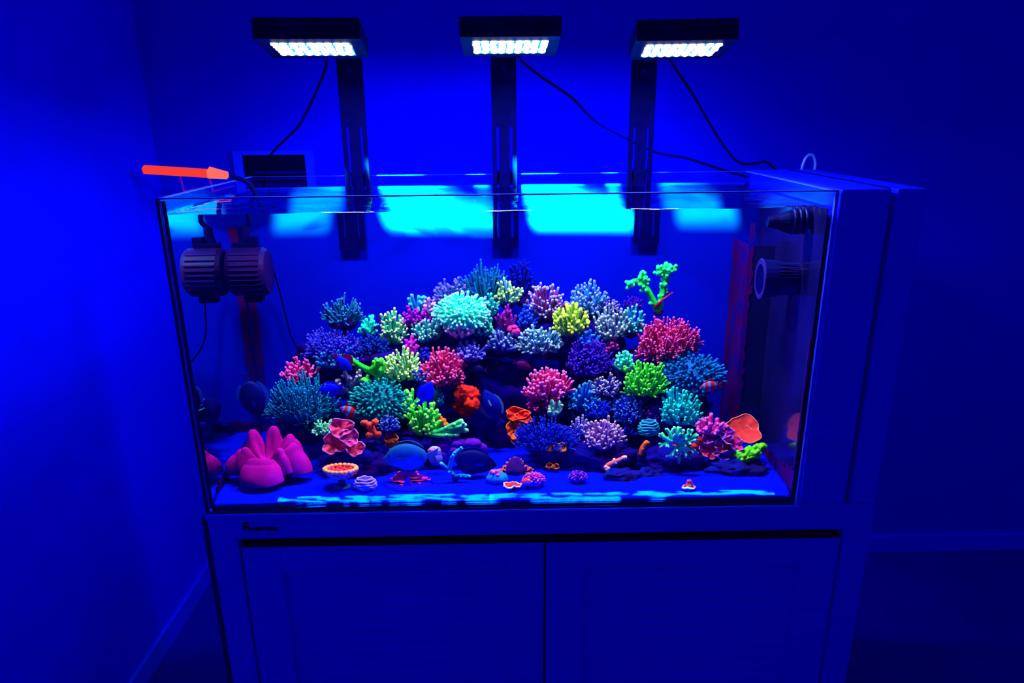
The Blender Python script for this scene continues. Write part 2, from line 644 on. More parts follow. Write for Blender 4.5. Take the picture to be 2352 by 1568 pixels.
for i in range(30):
    z0 = i * 0.019
    wv = 0.010 + 0.012 * abs(noise.noise(Vector((3, 0, i * 0.45))))
    cg.box((-0.0015, -0.0025, z0), (wv, 0.0, z0 + 0.0195))
cg.build('algae_edge', CORALLINE, ov)

# ------------------------------------------------------------------ LED lamps
LEDPANEL = mat_emit('led_window', (0.02, 0.62, 1.0), 1.1)
LEDDOT = mat_emit('led_chip', (0.92, 0.97, 1.0), 6.0)
YH = 0.09


def lamp(name, label, fl, fr, top, bot, xpost, yaw, dx_back, clamp_bottom):
    A, B = P(fl, bot, YH), P(fr, bot, YH)
    zt = P((fl + fr) / 2, top, YH).z
    hw = (B.x - A.x) / 2
    cx = (A.x + B.x) / 2
    zb = (A.z + B.z) / 2
    hh = zt - zb
    dep = 0.165
    tilt = radians(8.0)
    xp = P(xpost, 280, 0.505).x
    root = empty(name, (xp, 0.505, TH), label, 'lamp', 'LED lamps on posts over the tank')
    head = Matrix.Translation((cx - xp, YH - 0.505, zb - TH)) @ Matrix.Rotation(yaw, 4, 'Z') @ Matrix.Rotation(-tilt, 4, 'X')
    # housing, an open-bottomed shallow box with a recessed window
    h = MB()
    t = 0.012
    h.box((-hw, 0, 0.004), (hw, dep, hh))
    mx, my0, my1 = hw * 0.76, dep * 0.20, dep * 0.86
    h.box((-hw, 0, 0), (hw, my0, 0.004))
    h.box((-hw, my1, 0), (hw, dep, 0.004))
    h.box((-hw, my0, 0), (-mx, my1, 0.004))
    h.box((mx, my0, 0), (hw, my1, 0.004))
    hs = h.build('housing', BLACK2, root, bevel=0.002)
    hs.matrix_local = head
    fins = MB()
    for k in range(9):
        fx = -hw * 0.85 + k * hw * 1.7 / 8
        fins.box((fx - 0.003, 0.02, hh), (fx + 0.003, dep - 0.02, hh + 0.006))
    fo = fins.build('cooling_fins', BLACK2, root)
    fo.matrix_local = head
    p = MB()
    p.box((-mx, my0, 0.0005), (mx, my1, 0.0038))
    po = p.build('led_window', LEDPANEL, root)
    po.matrix_local = head
    chip = None
    for r in range(5):
        for c in range(9):
            if chip is None:
                m = MB().lathe([(0.0078, 0.0005), (0.0070, -0.0025), (0.003, -0.0042)], 8)
                o = m.build('led', LEDDOT, root)
                chip = o.data
            else:
                o = bpy.data.objects.new('led', chip)
                COL.objects.link(o)
                o.parent = root
            o.matrix_local = head @ Matrix.Translation((-mx * 0.9 + c * mx * 1.8 / 8 + random.uniform(-.002, .002), my0 + 0.007 + r * (my1 - my0 - 0.028) / 4, 0))
    # arm reaching forward from the post to the housing
    post_top = zb - TH + 0.004
    a = MB()
    bk = head @ Vector((dx_back, dep - 0.004, hh * 0.5))
    ah = 0.012
    n = len(a.v)
    for q in (bk, Vector((0, 0.004, post_top))):
        for sx, sz in ((-1, -1), (1, -1), (1, 1), (-1, 1)):
            a.v.append((q.x + sx * 0.024, q.y, q.z + sz * ah))
    a.f += [(n, n + 1, n + 5, n + 4), (n + 1, n + 2, n + 6, n + 5), (n + 2, n + 3, n + 7, n + 6), (n + 3, n, n + 4, n + 7),
            (n + 3, n + 2, n + 1, n), (n + 4, n + 5, n + 6, n + 7)]
    a.build('arm', BLACK2, root, bevel=0.002)
    # post: a plate with two long slots, hooked over the back rim
    zlo = W(xpost, clamp_bottom, 0.500).z - TH
    pw = 0.032
    zsl0, zsl1 = W(xpost, 545, 0.5).z - TH, P(xpost, 292, 0.5).z - TH
    m = MB()
    m.box((-pw, -0.004, zsl1), (pw, 0.004, post_top + ah))
    m.box((-pw, -0.004, zlo), (pw, 0.004, zsl0))
    for u0, u1 in ((-pw, -pw * 0.64), (-pw * 0.44, pw * 0.44), (pw * 0.64, pw)):
        m.box((u0, -0.004, zsl0), (u1, 0.004, zsl1))
    m.build('post', BLACK2, root)
    s = MB().lathe([(0.0075, 0), (0.0075, -0.003), (0.004, -0.005)], 12, 'Y', (0, -0.004, post_top - 0.035))
    s.build('bolt', PUMPRIB, root, smooth=False)
    s = MB()
    s.box((-pw * 0.8, 0.004, 0.004), (pw * 0.8, 0.046, 0.010))
    s.box((-pw * 0.8, 0.040, -0.06), (pw * 0.8, 0.046, 0.004))
    s.build('rim_clamp', BLACK2, root)
    # the light itself, right under the window
    ld = bpy.data.lights.new(name + '_light', 'AREA')
    ld.shape = 'RECTANGLE'
    ld.size, ld.size_y = mx * 1.6, (my1 - my0) * 0.62
    ld.energy = LAMP_POWER
    ld.color = LAMP_COLOR
    lo = bpy.data.objects.new('lamp_light', ld)
    COL.objects.link(lo)
    lo.parent = root
    lo.matrix_local = head @ Matrix.Translation((0, (my0 + my1) / 2 - 0.012, -0.0075))
    return root, head @ Vector((0, dep * 0.8, -0.012))


l1, e1 = lamp('led_lamp', 'left LED lamp, its hood turned outwards, on a slotted black post', 583, 826, 38, 89, 812, radians(5), 0.03, 573)
l2, e2 = lamp('led_lamp', 'middle LED lamp with straight hood, post rising from tank centre', 1055, 1290, 35, 84, 1158, 0, 0.0, 569)
l3, e3 = lamp('led_lamp', 'right LED lamp nearest the twin trailing cables, on a slotted post', 1463, 1694, 42, 92, 1474, radians(-5), -0.03, 562)


# added narrow beams for the bright reflected bands on the panel and wall
def band(root, e, xa, xb, power, zc, hv, color=(0.0, 1.0, 0.03)):
    o = root.location + e
    A, B = W(xa, 512, TD - g), W(xb, 512, TD - g)
    t = Vector(((A.x + B.x) / 2, TD - g, zc))
    d = (t - o)
    o = o.copy()
    ld = bpy.data.lights.new('added_back_beam', 'AREA')
    ld.shape = 'RECTANGLE'
    dn = d.normalized()
    ld.size = abs(B.x - A.x) * 0.94
    ld.size_y = 0.085
    ld.spread = radians(5)
    ld.energy = power
    ld.color = color
    lo = bpy.data.objects.new('added_back_beam', ld)
    COL.objects.link(lo)
    zax = -dn
    xax = Vector((1, 0, 0))
    xax = (xax - zax * xax.dot(zax)).normalized()
    yax = zax.cross(xax)
    lo.matrix_world = Matrix.Translation(o) @ Matrix((xax, yax, zax)).transposed().to_4x4()


band(l1, e1, 640, 764, BAND_POWER * 0.045, 0.646, 0.1)
band(l1, e1, 876, 1110, BAND_POWER, 0.646, 0.1)
band(l2, e2, 1212, 1432, BAND_POWER * 1.1, 0.646, 0.1)
band(l3, e3, 1546, 1680, BAND_POWER * 0.055, 0.646, 0.1)


# added lights behind the tank that brighten the wall near each post
for root, e in ((l1, e1), (l2, e2), (l3, e3)):
    ld = bpy.data.lights.new('added_wall_wash', 'AREA')
    ld.shape = 'RECTANGLE'
    ld.size, ld.size_y = 0.14, 0.02
    ld.energy = WASH_POWER
    ld.color = (0.0, 0.02, 1.0)
    lo = bpy.data.objects.new('added_wall_wash', ld)
    COL.objects.link(lo)
    lo.location = (root.location.x, TD + 0.05, root.location.z + e.z - 0.085)
    lo.rotation_euler = (radians(24), 0, 0)

# added overhead beams imitating rippled light on the sand along the front glass
def ripple(px0, px1, seed, power):
    A, B = WZ(px0, 1140, ZS), WZ(px1, 1140, ZS)
    ld = bpy.data.lights.new('added_ripple_beam', 'AREA')
    ld.shape = 'RECTANGLE'
    ld.size = B.x - A.x
    ld.size_y = 0.020
    ld.spread = radians(0.5)
    ld.energy = power
    ld.color = (0.0, 1.0, 0.30)
    ld.use_nodes = True
    nt = ld.node_tree
    em = nt.nodes['Emission']
    gm = nt.nodes.new('ShaderNodeNewGeometry')
    mp = nt.nodes.new('ShaderNodeMapping')
    mp.inputs['Location'].default_value = (seed, seed * 0.7, 0)
    mp.inputs['Scale'].default_value = (9, 2.4, 0)
    nz = nt.nodes.new('ShaderNodeTexNoise')
    nz.inputs['Scale'].default_value = 1.0
    nz.inputs['Detail'].default_value = 3
    rp = nt.nodes.new('ShaderNodeValToRGB')
    rp.color_ramp.elements[0].position = 0.49
    rp.color_ramp.elements[0].color = (0, 0, 0, 1)
    rp.color_ramp.elements[1].position = 0.60
    rp.color_ramp.elements[1].color = (1, 1, 1, 1)
    mu = nt.nodes.new('ShaderNodeMath')
    mu.operation = 'MULTIPLY'
    mu.inputs[1].default_value = 1.0
    nt.links.new(gm.outputs['Parametric'], mp.inputs['Vector'])
    nt.links.new(mp.outputs['Vector'], nz.inputs['Vector'])
    nt.links.new(nz.outputs['Fac'], rp.inputs['Fac'])
    nt.links.new(rp.outputs['Color'], mu.inputs[0])
    nt.links.new(mu.outputs[0], em.inputs['Strength'])
    lo = bpy.data.objects.new('added_ripple_beam', ld)
    COL.objects.link(lo)
    lo.location = ((A.x + B.x) / 2, Y0 + 0.0135, 0.9)


ripple(640, 1130, 0.0, RIPPLE_POWER)
ripple(1126, 1790, 3.3, RIPPLE_POWER)

# ------------------------------------------------------------------ things behind and on the tank
# white framed dark panel on the wall
A, B = P(553, 357, YWALL - 0.02), P(706, 433, YWALL - 0.02)
wp = empty('wall_panel', ((A.x + B.x) / 2, YWALL, B.z), 'dark screen in a pale blue frame on the wall behind the left lamp', 'wall panel')
w2, h2, fr = (B.x - A.x) / 2, A.z - B.z, 0.028
m = MB()
m.box((-w2 - fr, -0.02, -fr), (-w2, 0, h2 + fr * 0.5))
m.box((w2, -0.02, -fr), (w2 + fr, 0, h2 + fr * 0.5))
m.box((-w2, -0.02, h2), (w2, 0, h2 + fr * 0.5))
m.box((-w2, -0.02, -fr), (w2, 0, 0))
m.build('frame', TRIM, wp, bevel=0.002)
MB().box((-w2, -0.006, 0), (w2, 0, h2)).build('screen', mat_diffuse('dark_screen', (0.001, 0.001, 0.03), rough=0.7, spec=0.0), wp)
m = MB()
for i, (u, v) in enumerate(((0.3, 0.44), (0.22, 0.25), (0.26, 0.08))):
    m.box((-w2 * (1 - u), -0.0085, h2 * v), (w2 * 0.98, -0.006, h2 * (v + 0.08)))
m.build('slot_trim', mat_diffuse('slot_trim', (0.001, 0.001, 0.13), rough=0.6, spec=0.0), wp)

# red glowing bar at the left, standing in for a reflection
YB = 0.80
m = MB()
p0, p1 = P(330, 389, YB), P(478, 398, YB)
root = empty('red_reflection_bar', (p1.x, YB, p1.z), 'glowing red reflection bar with paler end cap at the far left', 'reflection')
o3 = root.location.copy()
m.tube([p0 - o3, p1 - o3], 0.0135, 4)
m.build('glowing_tube', mat_emit('red_glow', (1.0, 0.045, 0.04), 0.95), root)
p2, p3 = P(479, 396, YB - 0.002), P(523, 403, YB - 0.002)
m = MB().tube([p2 - o3, p3 - o3], [0.0185, 0.0115], 4)
e = m.build('end_cap', mat_emit('pale_red_glow', (1.0, 0.16, 0.14), 1.0), root)
e['label'] = 'paler end cap'
m = MB()
for px in (413, 480):
    q = P(px, 402, YB) - o3
    m.tube([q, q + Vector((0, 0.01, -0.05))], 0.0035, 6)
    m.tube([q + Vector((0, 0.01, -0.05)), Vector((q.x, YWALL - YB, q.z - 0.05))], 0.0035, 6)
m.build('bracket', mat_diffuse('pink_acrylic', (0.25, 0.01, 0.5), rough=0.4, spec=0.1), root)  # pink streaks under the red reflection, built as brackets


def cable(label, pts, r=0.0034, name='power_cable', group='black cables around the tank', mat=None):
    pts = spline(pts, 6)
    o = pts[0].copy()
    m = MB().tube([p - o for p in pts], r, 6)
    c = m.build(name, mat or CABLE, smooth=True)
    c.location = o
    return tag(c, label, 'cable', group)


cable('thin black cable from the left lamp down to the dark wall panel',
      [P(750, 140, 0.30), P(745, 165, 0.40), P(715, 235, 0.55), P(685, 290, 0.62), P(640, 335, 0.70), P(618, 362, 0.75), P(609, 400, 0.80), P(606, 430, 0.85)])
cable('black cable from the middle lamp drooping behind the right post',
      [P(1190, 128, 0.32), P(1200, 142, 0.40), P(1245, 178, 0.55), P(1310, 222, 0.62), P(1350, 262, 0.64), P(1380, 286, 0.65), P(1440, 318, 0.66), P(1508, 350, 0.66),
       P(1580, 364, 0.64), P(1660, 390, 0.62), P(1720, 406, 0.60), P(1800, 413, 0.58)])
cable('black cable from the right lamp curling to the clear hook',
      [P(1535, 128, 0.32), P(1548, 152, 0.40), P(1592, 218, 0.55), P(1640, 300, 0.60), P(1675, 352, 0.60), P(1700, 374, 0.60), P(1730, 376, 0.60), P(1757, 371, 0.59),
       P(1778, 386, 0.585), P(1800, 410, 0.58)])

# clear hook and black clip on the back rim, right
q = P(1850, 428, 0.545)
hk = empty('cable_clip', q, 'black clip with a clear hook at the right end of the rim', 'clip')
m = MB()
m.box((-0.045, -0.012, 0), (0.030, 0.02, 0.016))
m.box((-0.02, -0.014, 0.016), (0.022, 0.016, 0.026))
m.build('clip_body', BLACK, hk, bevel=0.002)
HOOK = mat_diffuse('clear_acrylic', (0.03, 0.12, 0.75), rough=0.15, spec=0.8, tint=(1, 1, 1))
loop = [Vector((-0.012 + 0.0, 0, 0.026)), Vector((-0.015, 0, 0.05)), Vector((-0.006, 0, 0.078)), Vector((0.010, 0, 0.082)), Vector((0.020, 0, 0.06)), Vector((0.018, 0, 0.026))]
MB().tube(spline(loop, 6), 0.0042, 8).build('hook', HOOK, hk, smooth=True)

# ------------------------------------------------------------------ pumps
def grille_drum(parent, c, r, ln, axis='X', n=9):
    """a drum with a slotted cage"""
    m = MB().lathe([(r * 0.55, -ln / 2), (r * 0.86, -ln / 2 + 0.002), (r * 0.97, -ln / 2 + ln * 0.12), (r * 0.97, ln / 2 - ln * 0.12), (r * 0.86, ln / 2 - 0.002), (r * 0.5, ln / 2)], 28, axis, c)
    d = m.build('drum', PUMP, parent, smooth=False, bevel=0.0)
    m = MB()
    c = Vector(c)
    for k in range(n):
        z = -r * 0.78 + 1.56 * r * k / (n - 1)
        y = -sqrt(max(0, (r * 1.0) ** 2 - z * z))
        m.box((c.x - ln * 0.36, c.y + y - 0.0012, c.z + z - 0.0011), (c.x + ln * 0.36, c.y + y + 0.004, c.z + z + 0.0011))
    m.build('grille', PUMPRIB, d)
    return d


YP = 0.02                 # depth at which the side pane shows at pixel column 526
while W(526, 620, YP).x > -TW + g + 0.002 and YP < 0.45:
    YP += 0.005
pc = W(576, 622, YP)
pr = empty('wave_pump', pc, 'large black drum wave pump hanging by the left end pane', 'pump')
s1 = (W(600, 622, YP) - W(500, 622, YP)).length / 100     # metres per pixel here
grille_drum(pr, (0, -0.01, 0), 58 * s1, 92 * s1)
MB().lathe([(20 * s1, -15 * s1), (44 * s1, -12 * s1), (44 * s1, 12 * s1), (20 * s1, 15 * s1)], 20, 'X', (-44 * s1 + 10 * s1, 0, 0)).build('motor', PUMP, pr)
m = MB()
m.tube(spline([Vector((-20 * s1, 0.01, 50 * s1)), Vector((-10 * s1, 0.015, 78 * s1)), Vector((-8 * s1, 0.02, 100 * s1))], 4), 11 * s1, 8)
m.box((-34 * s1, -0.012, 50 * s1), (22 * s1, 0.02, 66 * s1))
m.box((0, -0.01, 58 * s1), (24 * s1, 0.015, 80 * s1))
m.build('mount', BLACK, pr, bevel=0.001)
MB().box((-18 * s1, -0.02, -72 * s1), (24 * s1, 0.01, -55 * s1)).build('foot', PUMP, pr, bevel=0.002)
MB().tube(spline([Vector((-8 * s1, 0.02, 98 * s1)), W(572, 500, YP + .02) - pc, Vector((-TW + g + 0.012 - pc.x + 0.02, 0.02, TH - 0.01 - pc.z)), Vector((-TW - 0.004 - pc.x, 0.02, TH + 0.012 - pc.z))], 5), 0.006, 8).build('hanger', BLACK, pr)
cable('thin black pump cord running from the wave pump to the reef',
      [W(622, 600, YP + .06), W(640, 660, .48), W(655, 720, .49), W(668, 770, .49), W(690, 808, .48), W(720, 840, .46)], 0.0022, 'pump_cord')

YQ = 0.17
pc = W(1792, 640, YQ)
pr = empty('wave_pump', pc, 'small dark round pump at right in front of the overflow', 'pump')
s1 = (W(1840, 640, YQ) - W(1740, 640, YQ)).length / 100
RP = mat_diffuse('dark_blue_shell', (0.001, 0.001, 0.06), (0.001, 0.001, 0.10), 9, 0, 1, 0.4, 0.3)
MB().lathe([(44 * s1, -46 * s1), (47 * s1, -44 * s1), (45 * s1, -30 * s1), (38 * s1, 10 * s1), (36 * s1, 40 * s1), (20 * s1, 48 * s1)], 28, 'X').build('housing', RP, pr)
MB().lathe([(36 * s1, -46.5 * s1), (34 * s1, -47.5 * s1), (2 * s1, -47 * s1)], 28, 'X').build('mouth', GAP, pr)
m = MB()
for k in range(5):
    z = 8 * s1 + k * 7 * s1
    y = -sqrt(max(0, (41 * s1) ** 2 - z * z))
    m.box((-22 * s1, y - 0.002, z - 0.0008), (32 * s1, y + 0.002, z + 0.0008))
m.build('cooling_rib', PUMPRIB, pr)
m = MB().lathe([(46 * s1, -47 * s1), (47.5 * s1, -46 * s1), (47.5 * s1, -44 * s1), (46 * s1, -43 * s1)], 28, 'X')
m.build('mouth_ring', PUMPRIB, pr)
MB().box((40 * s1, -14 * s1, -14 * s1), (TW - g - 0.004 - pc.x, 14 * s1, 14 * s1)).build('magnet_mount', BLACK, pr, bevel=0.002)

YN = 0.12
pc = W(1830, 505, YN)
pr = empty('return_nozzle', pc, 'black return pipe and nozzle under the rim at upper right', 'nozzle')
m = MB()
m.lathe([(0.010, -0.062), (0.012, -0.060), (0.016, -0.040), (0.024, -0.020), (0.026, 0.0), (0.022, 0.014)], 18, 'X', (0, 0, -0.004))
m.build('nozzle', BLACK, pr)
m = MB().tube([Vector((0.01, 0, 0)), Vector((0.03, 0, 0.004)), Vector((0.05, 0.01, 0.0)), Vector((0.052, 0.015, -0.03))], [0.02, 0.025, 0.026, 0.026], 12)
m.build('elbow', BLACK, pr)
m = MB()
for k in range(3):
    m.lathe([(0.027, k * 0.012 - 0.012), (0.029, k * 0.012 - 0.010), (0.029, k * 0.012 - 0.006), (0.027, k * 0.012 - 0.004)], 18, 'X', (0, 0, -0.002))
m.build('locking_ring', RP, pr)
MB().tube([Vector((0.052, 0.015, -0.03)), Vector((0.056, 0.03, -0.10)), Vector((0.056, 0.05, -0.30))], 0.017, 12).build('pipe', BLACK, pr)

# ------------------------------------------------------------------ reef rocks
def depth(py):
    return 0.425 - (py - 620) * 0.285 / 450


def px_size(px, py, Y):
    return (W(px + 10, py, Y) - W(px - 10, py, Y)).length / 20


ROCKS = [
    # cx, cy, w, h, Y offset, label, material
    (835, 1060, 150, 95, .05, 'dark rock ledge on the sand below the salmon ruffled coral', 0),
    (690, 985, 130, 80, .10, 'low dark rock at the far left under the teal spiky coral', 0),
    (805, 930, 190, 130, .10, 'dark rock behind the left clownfish', 0),
    (900, 850, 200, 130, .09, 'dark rock shoulder in the left upper slope', 0),
    (770, 830, 160, 110, .10, 'rock under the wide violet bush coral at upper left', 0),
    (930, 780, 170, 100, .09, 'rock under the magenta and green corals at upper left', 0),
    (1055, 775, 180, 100, .10, 'rock under the bright aqua dome coral at the summit', 0),
    (1195, 770, 200, 90, .10, 'rock bridge over the dark cave in the reef centre', 0),
    (1340, 790, 200, 120, .10, 'rock right of the cave beneath the yellow-green coral', 0),
    (1500, 850, 170, 130, .09, 'rock under the large red-pink bush coral', 0),
    (1410, 945, 170, 120, .125, 'blue rock behind the royal blue corals right of the cave', 1),
    (1545, 950, 150, 110, .08, 'dark rock behind the cyan spiky coral', 0),
    (1365, 1050, 190, 80, .06, 'dark rock foot under the mauve finger coral', 0),
    (1275, 1020, 120, 80, .07, 'rock under the deep blue bush at the cave mouth', 1),
    (1540, 1055, 150, 70, .05, 'dark rock foot behind the mint branching coral', 0),
    (1690, 1070, 130, 45, .03, 'flat blue rock at the right end under the lime coral', 1),
    (975, 925, 130, 110, .10, 'dark rock left of the orange sponge-like corals', 0),
    (960, 1025, 150, 70, .07, 'dark rock ledge under the bright green branching corals', 0),
    (1255, 930, 90, 110, .10, 'dark rock pillar at the right side of the cave', 0),
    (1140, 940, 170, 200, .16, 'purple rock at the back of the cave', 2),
    (1430, 1097, 95, 32, .0, 'small craggy blue rock on the sand under the peach rod coral', 1),
    (1495, 1092, 55, 30, .01, 'smaller craggy blue rock beside the peach rod rock', 1),
    (872, 1030, 70, 70, .04, 'blue rock spur under the slate blue bush coral', 1),
]
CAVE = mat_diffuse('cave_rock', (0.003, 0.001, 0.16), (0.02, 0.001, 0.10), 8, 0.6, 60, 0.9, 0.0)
for i, (cx, cy, w, h, dy, label, mk) in enumerate(ROCKS):
    Y = min(depth(cy) + dy, 0.455)
    c = W(cx, cy, Y)
    s = px_size(cx, cy, Y)
    ry = min(0.055, w * s * 0.40, TD - g - 0.006 - Y)
    m = MB().blob((0, 0, 0), w * s / 2, ry, h * s / 2, 40, 24, 0.42, 1.6, i + 1.0)
    for k in range(len(m.v)):           # craggy surface
        v = Vector(m.v[k])
        n = noise.noise(v * 55 + Vector((i, 0, 0))) * 0.007 + noise.noise(v * 120) * 0.003
        v += v.normalized() * n
        v.y = min(v.y, TD - g - 0.004 - c.y)
        v.z = max(v.z, ZS - 0.006 - c.z)
        m.v[k] = tuple(v)
    zmin = min(v[2] for v in m.v)
    m.v = [(a, b_, z - zmin) for a, b_, z in m.v]
    o = m.build('live_rock', (ROCK, ROCKB, CAVE)[mk], smooth=True)
    o.location = (c.x, c.y, c.z + zmin)
    tag(o, label, 'rock', 'rocks of the reef')
# buried core that carries the upper rocks
for cx, cy, w, h, label in ((900, 960, 420, 230, 'broad shadowed rock core of the left half of the reef'),
                            (1440, 960, 360, 230, 'broad shadowed rock core of the right half of the reef')):
    Y = 0.465
    c = W(cx, cy, Y)
    s = px_size(cx, cy, Y)
    m = MB().blob((0, 0, 0), w * s / 2, 0.05, h * s / 2, 40, 24, 0.3, 1.8, cx)
    m.v = [(a, min(b_, TD - g - 0.004 - Y), max(z, ZS - 0.006 - c.z)) for a, b_, z in m.v]
    zmin = min(v[2] for v in m.v)
    m.v = [(a, b_, z - zmin) for a, b_, z in m.v]
    o = m.build('live_rock', ROCK, smooth=True)
    o.location = (c.x, Y, c.z + zmin)
    tag(o, label, 'rock', 'rocks of the reef')


# ------------------------------------------------------------------ corals
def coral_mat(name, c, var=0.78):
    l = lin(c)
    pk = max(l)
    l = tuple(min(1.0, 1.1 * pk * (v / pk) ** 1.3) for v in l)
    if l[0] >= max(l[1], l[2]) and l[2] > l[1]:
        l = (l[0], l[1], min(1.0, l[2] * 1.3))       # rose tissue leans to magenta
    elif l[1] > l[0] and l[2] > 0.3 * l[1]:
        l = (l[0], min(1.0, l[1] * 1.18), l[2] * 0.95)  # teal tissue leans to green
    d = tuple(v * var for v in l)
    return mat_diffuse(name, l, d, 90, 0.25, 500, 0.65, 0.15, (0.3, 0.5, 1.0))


def rnd(a=1.0):
    return random.uniform(-a, a)


def branch(mb, tips, p0, p1, p2, r0, r1, n=6, tipfrac=0.76, k=5):
    """curved branch; the last stretch goes to the tips mesh"""
    pts, rad = [], []
    for i in range(k + 1):
        t = i / k
        pts.append(p0 * (1 - t) ** 2 + p1 * 2 * t * (1 - t) + p2 * t * t)
        rad.append(r0 + (r1 - r0) * t)
    mb.tube(pts, rad, n, True, True, round_tip=True)
    if tips is not None:
        q = pts[-2] * (1 - tipfrac) + pts[-1] * tipfrac if k > 1 else pts[-1]
        d = (pts[-1] - pts[-2]).normalized()
        q = pts[-1] - d * min(r1 * 2.2, (p2 - p0).length * 0.25)
        tips.tube([q, pts[-1] + d * r1 * 0.3, pts[-1] + d * r1 * 0.95], [r1 * 1.06, r1 * 1.08, r1 * 0.66], n)
    return pts


def grow(mb, tips, w, h, n, r, subs=2, taper=0.75, droop=-0.35, spread=1.0, flat=1.0, sublen=0.38, jitter=0.12, back=0.45, rough=0.42, lift=0.0):
    """antler-like colony of forking branches filling an uneven half-ellipsoid w x h whose base sits at the origin"""
    a, b, zc = w / 2, w / 2 * 0.8 * flat, h * 0.40
    ga = pi * (3 - sqrt(5))
    ph = random.uniform(0, 6)
    so_ = Vector((random.uniform(0, 50), random.uniform(0, 50), random.uniform(0, 50)))
    for i in range(n):
        z = 1 - (i + 0.5) / n * (1 - droop)
        rr = sqrt(max(0, 1 - z * z))
        an = i * ga + ph + rnd(0.25)
        d = Vector((rr * cos(an) * spread, rr * sin(an), z))
        if d.y > back:
            continue
        f = random.uniform(1 - 2 * jitter, 1.0) * (1.06 - rough * (0.5 + 0.9 * noise.noise(d * 1.5 + so_)))
        f = max(0.45, min(1.12, f))
        hz = h - zc if z > 0 else zc
        tip = Vector((d.x * a * f, d.y * b * f, zc + d.z * hz * f + lift * h * rr * 0.3))
        st = Vector((d.x * a * 0.16, d.y * b * 0.16 + 0.1 * b, h * 0.14 + 0.10 * h * d.z))
        v = tip - st
        mid = st + v * 0.5 + Vector((d.x * a * 0.14, d.y * b * 0.14, -0.06 * h)) + Vector((rnd(), rnd(), rnd())) * v.length * 0.14
        rr_ = r * random.uniform(0.85, 1.15)
        pts = branch(mb, tips, st, mid, tip, rr_ * 1.25, rr_ * taper)
        for s_ in range(subs):
            k = random.choice((2, 3, 3, 4))
            q = pts[k]
            tg = (pts[min(k + 1, 5)] - pts[k - 1]).normalized()
            side = tg.cross(Vector((rnd(), rnd(), rnd()))).normalized()
            sd = (tg * 0.75 + side * random.uniform(0.6, 1.0) + Vector((0, -0.1, 0.15))).normalized()
            L = v.length * sublen * random.uniform(0.6, 1.1) * (1.0 if k < 4 else 0.7)
            e = q + sd * L
            branch(mb, tips, q, q + (side * 0.5 + tg * 0.3) * L * 0.6, e, rr_ * 0.9, rr_ * taper * 0.92, 6, k=3)


CORAL_GROUP = 'corals growing on the reef'
COUNT = {}


def coral_root(name, label, c, zbot, group=CORAL_GROUP):
    return empty(name, (c.x, c.y, zbot), label, 'coral', group)


